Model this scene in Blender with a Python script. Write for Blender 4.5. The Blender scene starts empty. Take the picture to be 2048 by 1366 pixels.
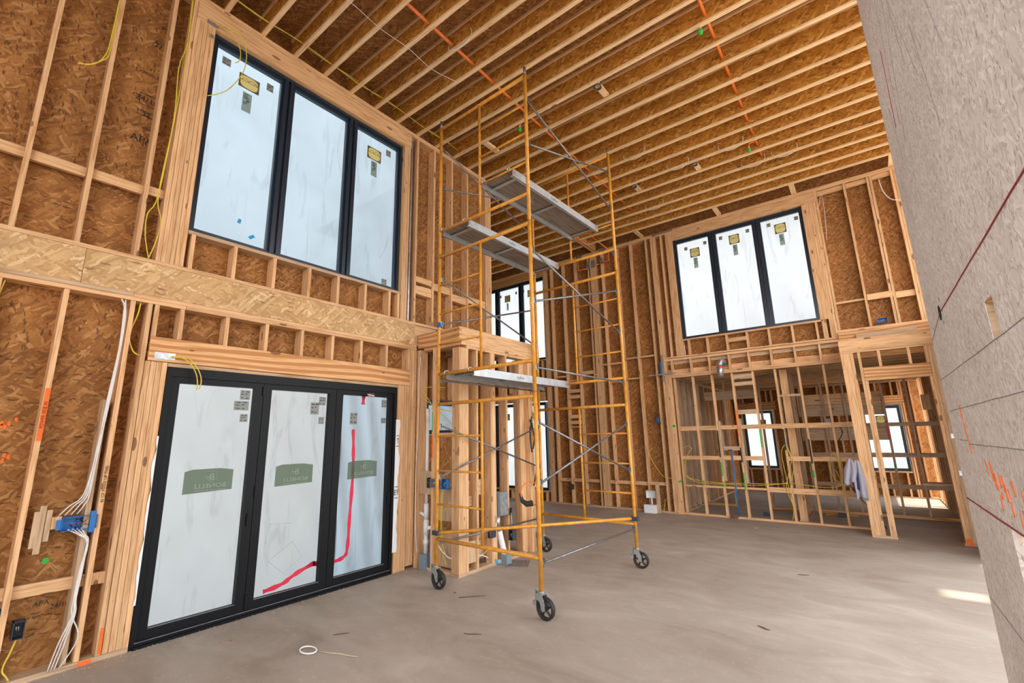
import bpy, bmesh, math, random
from mathutils import Vector, Matrix
random.seed(7)
C = bpy.context.scene.collection
SC = bpy.context.scene

# ---------------------------------------------------------------- camera
cam_d = bpy.data.cameras.new('camera'); cam = bpy.data.objects.new('camera', cam_d); C.objects.link(cam)
YAW, PITCH, ROLL = 0.668147, 0.213606, -0.018032
FWD0 = Vector((-math.sin(YAW), math.cos(YAW), 0)); RT0 = Vector((math.cos(YAW), math.sin(YAW), 0)); UP0 = Vector((0, 0, 1))
FWD = FWD0*math.cos(PITCH) + UP0*math.sin(PITCH); UPV = UP0*math.cos(PITCH) - FWD0*math.sin(PITCH)
RT = RT0*math.cos(ROLL) + UPV*math.sin(ROLL); UPV = UPV*math.cos(ROLL) - RT0*math.sin(ROLL)
cam.matrix_world = Matrix(((RT.x, UPV.x, -FWD.x, 0), (RT.y, UPV.y, -FWD.y, 0), (RT.z, UPV.z, -FWD.z, 1.68), (0, 0, 0, 1)))
cam_d.sensor_fit = 'HORIZONTAL'; cam_d.sensor_width = 36.0; cam_d.lens = 911.45/2048*36.0
cam_d.shift_x = (1024-1005.01)/2048; cam_d.shift_y = (677.76-683)/2048
cam_d.clip_start = 0.05; cam_d.clip_end = 500
SC.camera = cam

# ---------------------------------------------------------------- sky, sun, exposure
w = bpy.data.worlds.new('overcast_sky'); SC.world = w; w.use_nodes = True
wn = w.node_tree.nodes; wl = w.node_tree.links; wn.clear()
wo = wn.new('ShaderNodeOutputWorld'); wb = wn.new('ShaderNodeBackground')
wb.inputs['Strength'].default_value = 5.3
tc = wn.new('ShaderNodeTexCoord'); nz = wn.new('ShaderNodeTexNoise'); nz.inputs['Scale'].default_value = 2.2; nz.inputs['Detail'].default_value = 2
rp = wn.new('ShaderNodeValToRGB'); rp.color_ramp.elements[0].position = .35; rp.color_ramp.elements[1].position = .65
rp.color_ramp.elements[0].color = (.80, .89, 1, 1); rp.color_ramp.elements[1].color = (1, .985, .96, 1)
wl.new(tc.outputs['Generated'], nz.inputs['Vector']); wl.new(nz.outputs['Fac'], rp.inputs['Fac']); wl.new(rp.outputs['Color'], wb.inputs['Color']); wl.new(wb.outputs[0], wo.inputs['Surface'])
sun_d = bpy.data.lights.new('sun', 'SUN'); sun_d.energy = 9.0; sun_d.angle = .02; sun_d.color = (1, .92, .80)
sun = bpy.data.objects.new('sun', sun_d); C.objects.link(sun); sun.rotation_euler = (0, math.radians(18), 0); sun.location = (20, 5, 40)
SC.view_settings.view_transform = 'Standard'; SC.view_settings.look = 'None'; SC.view_settings.gamma = 1; SC.view_settings.use_curve_mapping = False
SC.view_settings.exposure = 0.0
cy = SC.cycles
cy.max_bounces = 7; cy.diffuse_bounces = 4; cy.glossy_bounces = 2; cy.transmission_bounces = 3; cy.transparent_max_bounces = 8
cy.sample_clamp_indirect = 4.0; cy.caustics_reflective = False; cy.caustics_refractive = False; cy.use_denoising = True

# ---------------------------------------------------------------- node helpers and materials
def new_mat(name):
    m = bpy.data.materials.new(name); m.use_nodes = True; nt = m.node_tree; nt.nodes.clear()
    out = nt.nodes.new('ShaderNodeOutputMaterial'); return m, nt, out
def nd(nt, t, **kw):
    n = nt.nodes.new(t)
    for k, v in kw.items():
        if k.startswith('i_'): n.inputs[k[2:].replace('_', ' ')].default_value = v
        else: setattr(n, k, v)
    return n
def rgba(c): return (c[0], c[1], c[2], 1)
def mixc(nt, f, a, b, mode='MIX'):
    n = nt.nodes.new('ShaderNodeMix'); n.data_type = 'RGBA'; n.blend_type = mode
    for sock, v in ((n.inputs[0], f), (n.inputs[6], a), (n.inputs[7], b)):
        if hasattr(v, 'is_linked') or hasattr(v, 'links'): nt.links.new(v, sock)
        elif isinstance(v, (int, float)): sock.default_value = v
        else: sock.default_value = rgba(v)
    return n.outputs[2]
def mth(nt, op, a, b=None, c=None):
    n = nt.nodes.new('ShaderNodeMath'); n.operation = op
    for i, v in enumerate((a, b, c)):
        if v is None: continue
        if hasattr(v, 'links'): nt.links.new(v, n.inputs[i])
        else: n.inputs[i].default_value = v
    return n.outputs[0]
def ramp(nt, f, stops, interp='LINEAR'):
    n = nt.nodes.new('ShaderNodeValToRGB'); cr = n.color_ramp; cr.interpolation = interp
    while len(cr.elements) < len(stops): cr.elements.new(.5)
    for e, (p, c) in zip(cr.elements, stops): e.position = p; e.color = rgba(c) if not isinstance(c, (int, float)) else (c, c, c, 1)
    nt.links.new(f, n.inputs[0]); return n.outputs[0]
def vmap(nt, v, scale=(1, 1, 1), rot=(0, 0, 0), loc=(0, 0, 0)):
    n = nd(nt, 'ShaderNodeMapping'); n.inputs['Scale'].default_value = scale; n.inputs['Rotation'].default_value = rot; n.inputs['Location'].default_value = loc
    nt.links.new(v, n.inputs['Vector']); return n.outputs[0]
def uvrand(nt, amt=13.0):
    uv = nd(nt, 'ShaderNodeUVMap'); oi = nd(nt, 'ShaderNodeObjectInfo')
    cx = nd(nt, 'ShaderNodeCombineXYZ'); r = oi.outputs['Random']
    nt.links.new(mth(nt, 'MULTIPLY', r, amt), cx.inputs[0]); nt.links.new(mth(nt, 'MULTIPLY', r, amt*7.3), cx.inputs[1])
    a = nd(nt, 'ShaderNodeVectorMath', operation='ADD'); nt.links.new(uv.outputs[0], a.inputs[0]); nt.links.new(cx.outputs[0], a.inputs[1])
    return a.outputs[0], r
def noise(nt, v, scale, detail=2, dist=0., dim='2D', rough=.5):
    n = nd(nt, 'ShaderNodeTexNoise', noise_dimensions=dim); n.inputs['Scale'].default_value = scale; n.inputs['Detail'].default_value = detail
    n.inputs['Distortion'].default_value = dist; n.inputs['Roughness'].default_value = rough
    nt.links.new(v, n.inputs['Vector']); return n.outputs['Fac']
def voro(nt, v, scale, dim='2D', feature='F1'):
    n = nd(nt, 'ShaderNodeTexVoronoi', voronoi_dimensions=dim, feature=feature); n.inputs['Scale'].default_value = scale
    nt.links.new(v, n.inputs['Vector']); return n
def finish(nt, out, col, rough=.7, bump=None, bstr=.3, bdist=.01, spec=.3, metal=0.):
    b = nd(nt, 'ShaderNodeBsdfPrincipled'); b.inputs['Roughness'].default_value = rough; b.inputs['Metallic'].default_value = metal
    b.inputs['Specular IOR Level'].default_value = spec
    if hasattr(col, 'links'): nt.links.new(col, b.inputs['Base Color'])
    else: b.inputs['Base Color'].default_value = rgba(col)
    if bump is not None:
        bp = nd(nt, 'ShaderNodeBump'); bp.inputs['Strength'].default_value = bstr; bp.inputs['Distance'].default_value = bdist
        nt.links.new(bump, bp.inputs['Height']); nt.links.new(bp.outputs[0], b.inputs['Normal'])
    nt.links.new(b.outputs[0], out.inputs[0])

def wood_mat(name, light, dark, knots=.75, rings=False, tone=.22):
    m, nt, out = new_mat(name); v, r = uvrand(nt)
    g = noise(nt, vmap(nt, v, (1.3, 22, 1)), 2.2, 4, .35)
    c = ramp(nt, g, [(.30, dark), (.52, light), (.75, [min(1, x*1.12) for x in light])])
    if rings:
        wv = nd(nt, 'ShaderNodeTexWave', wave_type='BANDS', bands_direction='Y'); wv.inputs['Scale'].default_value = 1.5; wv.inputs['Distortion'].default_value = 16; wv.inputs['Detail'].default_value = 1.0; wv.inputs['Detail Scale'].default_value = .45
        nt.links.new(vmap(nt, v, (.55, 3.2, 1)), wv.inputs['Vector'])
        c = mixc(nt, ramp(nt, wv.outputs['Fac'], [(.42, 0.0), (.66, .85)]), c, (dark[0]*.78, dark[1]*.62, dark[2]*.5))
    vo = voro(nt, vmap(nt, v, (2.2, 6.5, 1)), 1.0)
    sp = nd(nt, 'ShaderNodeSeparateColor'); nt.links.new(vo.outputs['Color'], sp.inputs[0])
    kd = mth(nt, 'LESS_THAN', vo.outputs['Distance'], mth(nt, 'MULTIPLY', sp.outputs[1], .13))
    km = mth(nt, 'MULTIPLY', kd, mth(nt, 'GREATER_THAN', sp.outputs[0], knots))
    c = mixc(nt, mth(nt, 'MULTIPLY', km, .75), c, (.13, .055, .025))
    t = mth(nt, 'MULTIPLY_ADD', mth(nt, 'FRACT', mth(nt, 'MULTIPLY', r, 37.7)), tone, 1-tone*.62)
    tt = nd(nt, 'ShaderNodeCombineColor'); [nt.links.new(t, tt.inputs[i]) for i in range(3)]
    c = mixc(nt, 1.0, c, tt.outputs[0], 'MULTIPLY')
    finish(nt, out, c, .72, spec=.2); return m

def osb_mat(name, cols, dark, sx=9, sy=36, darkamt=.90, soft=0.0, tone=.15, blotch=None):
    """layers of long flat wood flakes lying in mixed directions"""
    m, nt, out = new_mat(name); v, r = uvrand(nt)
    wob = nd(nt, 'ShaderNodeTexNoise', noise_dimensions='2D'); wob.inputs['Scale'].default_value = 16; wob.inputs['Detail'].default_value = 1
    nt.links.new(v, wob.inputs['Vector'])
    mx = nd(nt, 'ShaderNodeVectorMath', operation='MULTIPLY_ADD'); nt.links.new(wob.outputs['Color'], mx.inputs[0]); mx.inputs[1].default_value = (.035, .035, 0); nt.links.new(v, mx.inputs[2])
    v2 = mx.outputs[0]; prev = None; hp = None
    for i, a in enumerate((.1, 1.0, -.75, .45, 2.3)):
        n = voro(nt, vmap(nt, v2, (sx*(1+.12*i), sy*(1-.08*i), 1), (0, 0, 0), (i*3.7, i*5.1, 0)) if False else vmap(nt, vmap(nt, v2, (1, 1, 1), (0, 0, a)), (sx, sy, 1), (0, 0, 0), (i*3.7, i*5.1, 0)), 1.0)
        s = nd(nt, 'ShaderNodeSeparateColor'); nt.links.new(n.outputs['Color'], s.inputs[0])
        if prev is None: prev, hp = s.outputs[0], s.outputs[1]
        else:
            k = mth(nt, 'MULTIPLY', mth(nt, 'GREATER_THAN', s.outputs[2], .58), mth(nt, 'LESS_THAN', n.outputs['Distance'], .62))
            inv = mth(nt, 'SUBTRACT', 1.0, k)
            prev = mth(nt, 'ADD', mth(nt, 'MULTIPLY', k, s.outputs[0]), mth(nt, 'MULTIPLY', inv, prev))
    fine = noise(nt, vmap(nt, v2, (sx*1.5, sy*2, 1)), 2.0, 3)
    f = mth(nt, 'ADD', mth(nt, 'MULTIPLY', prev, .82), mth(nt, 'MULTIPLY', fine, .22))
    c = ramp(nt, f, [(.05, cols[0]), (.4, cols[1]), (.75, cols[2]), (1.0, cols[3])])
    dn = voro(nt, vmap(nt, v2, (sx*1.6, sy*1.3, 1), (0, 0, 0), (9, 2, 0)), 1.0); ds = nd(nt, 'ShaderNodeSeparateColor'); nt.links.new(dn.outputs['Color'], ds.inputs[0])
    c = mixc(nt, mth(nt, 'MULTIPLY', mth(nt, 'MULTIPLY', mth(nt, 'GREATER_THAN', ds.outputs[0], darkamt), mth(nt, 'LESS_THAN', dn.outputs['Distance'], .4)), .7), c, dark)
    big = noise(nt, v, 1.6, 3)
    if blotch: c = mixc(nt, ramp(nt, big, [(.38, 0.0), (.66, .55)]), c, blotch)
    t = mth(nt, 'ADD', mth(nt, 'MULTIPLY', mth(nt, 'FRACT', mth(nt, 'MULTIPLY', r, 53.1)), tone), mth(nt, 'MULTIPLY_ADD', big, .35, .80-tone*.5))
    tt = nd(nt, 'ShaderNodeCombineColor'); [nt.links.new(t, tt.inputs[i]) for i in range(3)]
    c = mixc(nt, 1.0, c, tt.outputs[0], 'MULTIPLY')
    finish(nt, out, c, .75, bump=f, bstr=.25, bdist=.004, spec=.25); return m

def plain(name, col, rough=.6, metal=0., spec=.4, vary=0.0, vscale=8):
    m, nt, out = new_mat(name)
    if vary:
        t = nd(nt, 'ShaderNodeTexCoord'); n = noise(nt, t.outputs['Object'], vscale, 4, dim='3D')
        c = ramp(nt, n, [(.3, [x*(1-vary) for x in col]), (.7, [min(1, x*(1+vary*.6)) for x in col])])
    else: c = col
    finish(nt, out, c, rough, spec=spec, metal=metal); return m

M = {}
M['stud'] = wood_mat('spruce_lumber', (.70, .425, .225), (.54, .29, .13), knots=.5)
M['rough'] = wood_mat('aged_lumber', (.56, .39, .25), (.42, .27, .155))
M['header'] = wood_mat('douglas_fir_header', (.70, .41, .20), (.58, .31, .13), knots=.6, rings=True)
M['flange'] = wood_mat('joist_flange', (.80, .57, .34), (.60, .38, .20), knots=.9, tone=.12)
M['osb'] = osb_mat('wall_sheathing', [(.185, .074, .021), (.275, .115, .032), (.35, .155, .046), (.47, .25, .10)], (.06, .026, .012), 9, 48, .93)
M['web'] = osb_mat('joist_web', [(.34, .135, .022), (.50, .215, .034), (.60, .28, .048), (.74, .43, .13)], (.13, .05, .015), 8, 34, .91)
M['rim'] = osb_mat('rim_board', [(.40, .235, .10), (.50, .31, .145), (.58, .375, .185), (.74, .55, .33)], (.22, .11, .05), 6, 40, .96)
M['grey_osb'] = osb_mat('window_lightened_panel', [(.60, .545, .49), (.76, .71, .65), (.83, .785, .735), (.95, .94, .93)], (.36, .29, .22), 34, 120, .90, tone=.02)  # paleness from window light is painted into the flake colours
M['ply'] = wood_mat('plank_deck', (.26, .215, .18), (.17, .135, .11), knots=.95)
M['black'] = plain('black_frame', (.006, .0065, .008), .45, spec=.18)
M['blackw'] = plain('window_frame', (.012, .024, .042), .28, spec=.6)  # bluish reflections are mixed into the black base colour
M['yellow_steel'] = plain('scaffold_paint', (.66, .29, .035), .42, spec=.5, vary=.22, vscale=14)
M['galv'] = plain('galvanised_steel', (.50, .52, .54), .38, .8, vary=.25, vscale=20)
M['steel'] = plain('dull_steel', (.23, .23, .235), .4, .75, vary=.3, vscale=10)
M['alu'] = plain('aluminium', (.47, .49, .51), .42, .55, vary=.15)
M['castgrey'] = plain('caster_grey', (.30, .31, .29), .45, .3)
M['rubber'] = plain('rubber', (.02, .018, .016), .6)
M['pvc'] = plain('white_pipe', (.78, .80, .82), .35)
M['orange'] = plain('orange_pipe', (.80, .20, .045), .4)
M['yellow'] = plain('yellow_cable', (.70, .55, .06), .45)
M['white'] = plain('white_cable', (.72, .70, .68), .5)
M['greycab'] = plain('grey_cable', (.25, .24, .27), .5)
M['blue'] = plain('blue_plastic', (.02, .16, .45), .4)
M['greybox'] = plain('grey_box', (.20, .26, .30), .5)
M['darkbox'] = plain('dark_box', (.04, .05, .065), .5)
M['green'] = plain('green_paint', (.03, .42, .05), .7)
M['orangepaint'] = plain('orange_paint', (.95, .16, .02), .7, vary=.2, vscale=30)
M['red'] = plain('red_chalk', (.32, .04, .05), .8)
M['redtape'] = plain('red_tape', (.75, .03, .07), .5)
M['blackink'] = plain('black_ink', (.02, .018, .016), .8)
M['pencil'] = plain('chalk_grey', (.27, .25, .245), .9)
M['paper'] = plain('grey_label', (.24, .26, .25), .6)
M['paperd'] = plain('label_print', (.06, .065, .065), .6)
M['cream'] = plain('yellow_label', (.68, .62, .25), .6)
M['brownlab'] = plain('label_border', (.11, .09, .065), .6)
M['bluetape'] = plain('blue_tape', (.02, .30, .55), .5)
M['cloth'] = plain('grey_fleece', (.36, .34, .40), .9)
M['cloth2'] = plain('navy_lining', (.03, .035, .08), .9)
M['wrapm'] = plain('house_wrap', (.80, .82, .84), .5)
M['dust'] = plain('pale_splinter', (.55, .45, .33), .9)
M['brown'] = plain('brown_splinter', (.16, .09, .06), .9)

def film_mat(name, col, transp=.0, blotch=.0):
    m, nt, out = new_mat(name); t = nd(nt, 'ShaderNodeTexCoord')
    n = noise(nt, t.outputs['Object'], 1.1, 4, .8, '3D'); n2 = noise(nt, vmap(nt, t.outputs['Object'], (5, 5, .7), (.3, .2, .1)), 1.6, 4, 1.2, '3D')
    c = ramp(nt, n, [(.35, [x*(1-blotch) for x in col]), (.62, col)])
    c = mixc(nt, ramp(nt, n2, [(.57, 0.0), (.68, .55), (.72, .1)]), c, [x*.72 for x in col])  # darker streaks paint the shading of folds into the sheeting
    tr = nd(nt, 'ShaderNodeBsdfTranslucent'); nt.links.new(c, tr.inputs[0])
    tp = nd(nt, 'ShaderNodeBsdfTransparent'); tp.inputs[0].default_value = (.93, .96, 1, 1)
    mx = nd(nt, 'ShaderNodeMixShader'); mx.inputs[0].default_value = transp
    nt.links.new(tr.outputs[0], mx.inputs[1]); nt.links.new(tp.outputs[0], mx.inputs[2]); nt.links.new(mx.outputs[0], out.inputs[0]); return m
M['film_door'] = film_mat('door_sheeting', (.235, .248, .252), .0, .05)
M['film_blue'] = film_mat('blue_sheeting', (.195, .238, .272), .01, .10)
M['film_white'] = film_mat('white_sheeting', (.285, .303, .313), .02, .05)
def glass_mat():
    m, nt, out = new_mat('window_glass')
    tp = nd(nt, 'ShaderNodeBsdfTransparent'); tp.inputs[0].default_value = (.97, .985, .99, 1); nt.links.new(tp.outputs[0], out.inputs[0]); return m
M['glass'] = glass_mat()
def stickerfilm(name, col, t):
    m, nt, out = new_mat(name); d = nd(nt, 'ShaderNodeBsdfDiffuse'); d.inputs[0].default_value = rgba(col)
    tp = nd(nt, 'ShaderNodeBsdfTransparent'); tp.inputs[0].default_value = rgba([min(1, x*3.2) for x in col])
    mx = nd(nt, 'ShaderNodeMixShader'); mx.inputs[0].default_value = t; nt.links.new(d.outputs[0], mx.inputs[1]); nt.links.new(tp.outputs[0], mx.inputs[2]); nt.links.new(mx.outputs[0], out.inputs[0]); return m
M['darkfilm'] = stickerfilm('green_grey_film', (.13, .16, .12), .35)
M['palefilm'] = stickerfilm('pale_print', (.42, .46, .40), .5)
M['yfilm'] = stickerfilm('yellow_backlit_label', (.50, .46, .20), .45)
M['gfilm'] = stickerfilm('grey_backlit_label', (.24, .27, .25), .5)
M['clear'] = stickerfilm('clear_plastic', (.62, .66, .72), .45)
def floor_mat():
    m, nt, out = new_mat('dusty_slab'); t = nd(nt, 'ShaderNodeTexCoord'); v = t.outputs['Object']
    a = noise(nt, v, .55, 5, .6, '3D', .6); b = noise(nt, vmap(nt, v, (1.0, 2.0, 1), (0, 0, .5)), 1.1, 6, 1.0, '3D', .6); d = noise(nt, v, 24, 3, 0, '3D')
    f = mth(nt, 'ADD', mth(nt, 'MULTIPLY', a, .5), mth(nt, 'MULTIPLY', b, .5))
    c = ramp(nt, f, [(.34, (.285, .23, .18)), (.46, (.355, .295, .24)), (.56, (.40, .34, .285)), (.68, (.49, .43, .37))])
    c = mixc(nt, ramp(nt, d, [(.60, 0.0), (.80, .25)]), c, (.62, .55, .46))
    sx = nd(nt, 'ShaderNodeSeparateXYZ'); nt.links.new(v, sx.inputs[0])
    c = mixc(nt, ramp(nt, mth(nt, 'MULTIPLY_ADD', sx.outputs[1], 1.0, -10.6), [(0.0, 0.0), (.08, .55)]), c, (.30, .31, .325))
    finish(nt, out, c, .62, bump=b, bstr=.12, bdist=.004, spec=.3); return m
M['floor'] = floor_mat()
M['earth'] = plain('pale_ground', (.42, .39, .34), .95, vary=.2, vscale=.4)

# ---------------------------------------------------------------- building helpers
BASE = {}
def link(o, name, parent, center):
    o.name = name; C.objects.link(o)
    if parent is not None:
        o.parent = parent; o.location = Vector(center) - BASE[parent]
    else: o.location = Vector(center)
    BASE[o] = Vector(center); return o
def tag(o, label=None, cat=None, group=None, kind=None):
    if label: o['label'] = label
    if cat: o['category'] = cat
    if group: o['group'] = group
    if kind: o['kind'] = kind
    return o
def empty(name, loc, label=None, cat=None, group=None, kind=None, rz=0.0):
    o = bpy.data.objects.new(name, None); o.empty_display_size = .1; C.objects.link(o); o.location = loc; o.rotation_euler = (0, 0, rz)
    BASE[o] = Vector(loc) if not kind == 'local' else Vector((0, 0, 0))
    if rz or kind == 'local': BASE[o] = Vector((0, 0, 0))
    tag(o, label, cat, group, kind if kind != 'local' else None); return o
CACHE = {}
FACES = [((0, 3, 2, 1), 0, 1), ((4, 5, 6, 7), 0, 1), ((0, 1, 5, 4), 0, 2), ((3, 7, 6, 2), 0, 2), ((0, 4, 7, 3), 1, 2), ((1, 2, 6, 5), 1, 2)]
def box_mesh(s, mat, grain=None):
    key = (round(s[0], 4), round(s[1], 4), round(s[2], 4), mat, grain)
    if key in CACHE: return CACHE[key]
    g = grain if grain is not None else max(range(3), key=lambda i: s[i])
    h = [x/2 for x in s]
    V = [(-h[0], -h[1], -h[2]), (h[0], -h[1], -h[2]), (h[0], h[1], -h[2]), (-h[0], h[1], -h[2]), (-h[0], -h[1], h[2]), (h[0], -h[1], h[2]), (h[0], h[1], h[2]), (-h[0], h[1], h[2])]
    me = bpy.data.meshes.new('box'); me.from_pydata(V, [], [f[0] for f in FACES]); uv = me.uv_layers.new(name='UVMap'); k = 0
    for fi, (f, a, b) in enumerate(FACES):
        if b == g: a, b = b, a
        elif a != g and b != g and False: pass
        for vi in f: uv.data[k].uv = (V[vi][a] + fi*.37, V[vi][b] + fi*1.3); k += 1
    me.materials.append(M[mat]); CACHE[key] = me; return me
def box(name, x0, x1, y0, y1, z0, z1, mat, parent=None, grain=None):
    if name in ('sheathing_panel', 'deck_panel') and mat == 'osb':      # butt the panels tightly, each a little proud or shy of its neighbour
        d = [x1-x0, y1-y0, z1-z0]; k = d.index(min(d)); q = random.choice((0, .0012, .0024, .0036))
        e = [[x0-.0022, x1+.0022], [y0-.0022, y1+.0022], [z0-.0022, z1+.0022]]; e[k] = [(x0, y0, z0)[k]-q, (x1, y1, z1)[k]-q]
        (x0, x1), (y0, y1), (z0, z1) = e
    s = (abs(x1-x0), abs(y1-y0), abs(z1-z0)); o = bpy.data.objects.new(name, box_mesh(s, mat, grain))
    return link(o, name, parent, ((x0+x1)/2, (y0+y1)/2, (z0+z1)/2))
def mesh_obj(name, V, F, mat, parent=None, smooth=False, uv=None):
    c = Vector((0, 0, 0))
    for v in V: c += Vector(v)
    c /= max(1, len(V)); V = [Vector(v)-c for v in V]
    me = bpy.data.meshes.new(name); me.from_pydata(V, [], F); me.materials.append(M[mat])
    if uv:
        l = me.uv_layers.new(name='UVMap'); k = 0
        for f in F:
            for vi in f: l.data[k].uv = uv(V[vi]); k += 1
    if smooth:
        for p in me.polygons: p.use_smooth = True
    me.update(); return link(bpy.data.objects.new(name, me), name, parent, c)
def tube_geo(P, r, n=8, V=None, F=None, caps=True):
    V = [] if V is None else V; F = [] if F is None else F
    P = [Vector(p) for p in P]; base = len(V); up = None
    for i, p in enumerate(P):
        t = (P[min(i+1, len(P)-1)] - P[max(i-1, 0)]).normalized()
        if up is None: up = Vector((0, 0, 1)) if abs(t.z) < .9 else Vector((1, 0, 0))
        a = t.cross(up).normalized(); b = a.cross(t).normalized(); up = b
        rr = r[i] if isinstance(r, (list, tuple)) else r
        for k in range(n):
            an = 2*math.pi*k/n; V.append(p + a*math.cos(an)*rr + b*math.sin(an)*rr)
    for i in range(len(P)-1):
        for k in range(n):
            q = base+i*n; F.append((q+k, q+(k+1) % n, q+n+(k+1) % n, q+n+k))
    if caps: F.append(tuple(base+k for k in range(n))[::-1]); F.append(tuple(base+(len(P)-1)*n+k for k in range(n)))
    return V, F
def tube(name, P, r, mat, parent=None, n=8): 
    V, F = tube_geo(P, r, n); return mesh_obj(name, V, F, mat, parent, True)
def smooth(P, k=5):
    P = [Vector(p) for p in P]; Q = [P[0]]+P+[P[-1]]; R = []
    for i in range(1, len(Q)-2):
        a, b, c, d = Q[i-1], Q[i], Q[i+1], Q[i+2]
        for j in range(k):
            t = j/k; R.append(.5*((2*b)+(c-a)*t+(2*a-5*b+4*c-d)*t*t+(3*b-a-3*c+d)*t**3))
    R.append(P[-1]); return R
def boxes_geo(L):
    V, F = [], []
    for (x0, x1, y0, y1, z0, z1) in L:
        b = len(V); V += [(x0, y0, z0), (x1, y0, z0), (x1, y1, z0), (x0, y1, z0), (x0, y0, z1), (x1, y0, z1), (x1, y1, z1), (x0, y1, z1)]
        F += [tuple(b+i for i in f[0]) for f in FACES]
    return V, F
def boxes(name, L, mat, parent=None):
    V, F = boxes_geo(L); return mesh_obj(name, V, F, mat, parent, uv=lambda v: (v[0]+v[1], v[2]))
def cyl(name, c, r, h, axis, mat, parent=None, n=20, r2=None):
    d = Vector({'x': (1, 0, 0), 'y': (0, 1, 0), 'z': (0, 0, 1)}[axis])*h/2; c = Vector(c)
    V, F = tube_geo([c-d, c+d], [r, r if r2 is None else r2], n); return mesh_obj(name, V, F, mat, parent, True)
def text(name, s, loc, size, mat, parent, rot=(math.pi/2, 0, 0), mirror=False, sx=1.0):
    cu = bpy.data.curves.new(name, 'FONT'); cu.body = s; cu.size = size; cu.align_x = 'CENTER'; cu.align_y = 'CENTER'; cu.materials.append(M[mat])
    cu.resolution_u = 3
    tmp = bpy.data.objects.new('tmp', cu); me = bpy.data.meshes.new_from_object(tmp); bpy.data.objects.remove(tmp); bpy.data.curves.remove(cu)
    if not me.materials: me.materials.append(M[mat])
    o = bpy.data.objects.new(name, me); link(o, name, parent, loc); o.rotation_euler = rot; o.scale = (-sx if mirror else sx, 1, 1); return o
ROT_LEFT = (math.pi/2, 0, math.pi/2)      # lettering that reads on the left wall, facing the room

T = .038   # lumber thickness
XL, XS = -5.09, -5.23
YF, YS = 10.53, 10.67

# ================================================================ floor and ground
fl = boxes('floor', [(-12.5, 6.0, -4.5, 16.1, -.2, 0)], 'floor'); tag(fl, 'dusty grey-beige slab floor running through all the rooms', kind='structure')
gr = boxes('ground', [(-70, 60, -60, 80, -.5, -.22)], 'earth'); tag(gr, 'pale bare ground around the building', kind='structure')

# ================================================================ left wall
WL = empty('wall_left', (XL, 0, 0), 'framed left wall with tall window above the black folding door', kind='structure')
def studL(y0, z0, z1, mat='stud', dx=0.0, dep=.14, name='stud', w=T):
    return box(name, XL-dep+dx, XL+dx, y0, y0+w-.003, z0, z1, mat, WL)
for y in (-1.03, -.62, -.215, .19, .578, .985): studL(y, 3.385, 6.435, dx=random.uniform(-.003, .003))
for y in (-1.03, -.64, -.23, .19, .576, 1.022): studL(y, .04, 2.96, dx=random.uniform(-.003, .003))
studL(.985-.038+.002, .04, 2.06, 'rough', dx=-.02, name='scab_board')
for i in range(6): studL(1.153+i*T, 3.385, 6.435 if i == 0 else 6.2, dx=random.uniform(-.004, .004), name='jack_stud' if i else 'stud')
for i in range(3): studL(4.075+i*T, 3.385, 6.2, dx=random.uniform(-.004, .003), name='jack_stud')
studL(4.32, 3.385, 6.435)
box('metal_strip', XL-.03, XL+.002, 4.205, 4.23, 3.39, 6.42, 'galv', WL)
for y in (4.69, 5.10, 5.49, 5.99, 6.03, 6.07, 6.115): studL(y, 3.385, 6.435, dx=random.uniform(-.002, .002))
box('header', XL-.09, XL, 1.192, 4.20, 6.2, 6.432, 'stud', WL)
box('top_plate', XS, XL, -2.2, 6.155, 6.436, 6.472, 'stud', WL); box('top_plate', XS, XL+.003, -2.2, 1.86, 6.4735, 6.51, 'stud', WL); box('top_plate', XS, XL-.002, 1.865, 6.155, 6.4735, 6.51, 'stud', WL)
box('sill_plate', XS, XL-.004, 1.385, 4.07, 3.748, 3.784, 'rough', WL)
for y in (1.418, 1.817, 2.24, 2.662, 3.052, 3.462, 3.862, 4.02): studL(y, 3.385, 3.747, name='cripple_stud')
box('bottom_plate', XS, XL+.004, -2.2, 3.22, 3.347, 3.384, 'stud', WL); box('bottom_plate', XS, XL+.002, 3.223, 6.155, 3.347, 3.384, 'stud', WL)
for a, b in ((-2.2, .6635), (.6665, 4.355)): box('rim_board', XL-.045, XL+.001, a, b, 3.036, 3.345, 'rim', WL)
box('rim_board', XL-.06, XL-.02, 4.36, 4.80, 3.036, 3.345, 'stud', WL)
box('top_plate', XS, XL+.005, -2.2, 1.03, 3.0, 3.034, 'rough', WL); box('top_plate', XS, XL-.002, 1.033, 4.40, 3.0, 3.034, 'stud', WL)
box('top_plate', XS, XL, -2.2, 1.45, 2.962, 2.998, 'stud', WL); box('top_plate', XS, XL+.002, 1.453, 4.40, 2.962, 2.998, 'stud', WL)
studL(1.151, .04, 2.96)
for i in range(4): studL(1.192+i*.0435, .04 if i < 3 else 0, 2.425, dx=random.uniform(-.005, .004), name='jack_stud', w=.0435)
for y in (1.205, 1.41, 1.817, 2.222, 2.632, 3.027, 3.44, 3.848, 4.24): studL(y, 2.658, 2.96, name='cripple_stud')
box('header', XL-.09, XL+.004, 1.205, 4.279, 2.43, 2.656, 'header', WL)
box('trim_strip', XL-.14, XL-.012, 1.37, 4.09, 2.392, 2.425, 'rough', WL)
for i in range(5): studL(4.085+i*.0385, .0, 2.427 if i < 5 else 2.96, dx=random.uniform(-.006, .004), name='jack_stud')
for i in range(3): studL(4.283+i*.042, .04, 2.96, dx=random.uniform(-.004, .004), w=.042)
box('bottom_plate', XS, XL+.006, -2.2, 1.36, 0, .038, 'rough', WL)
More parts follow.
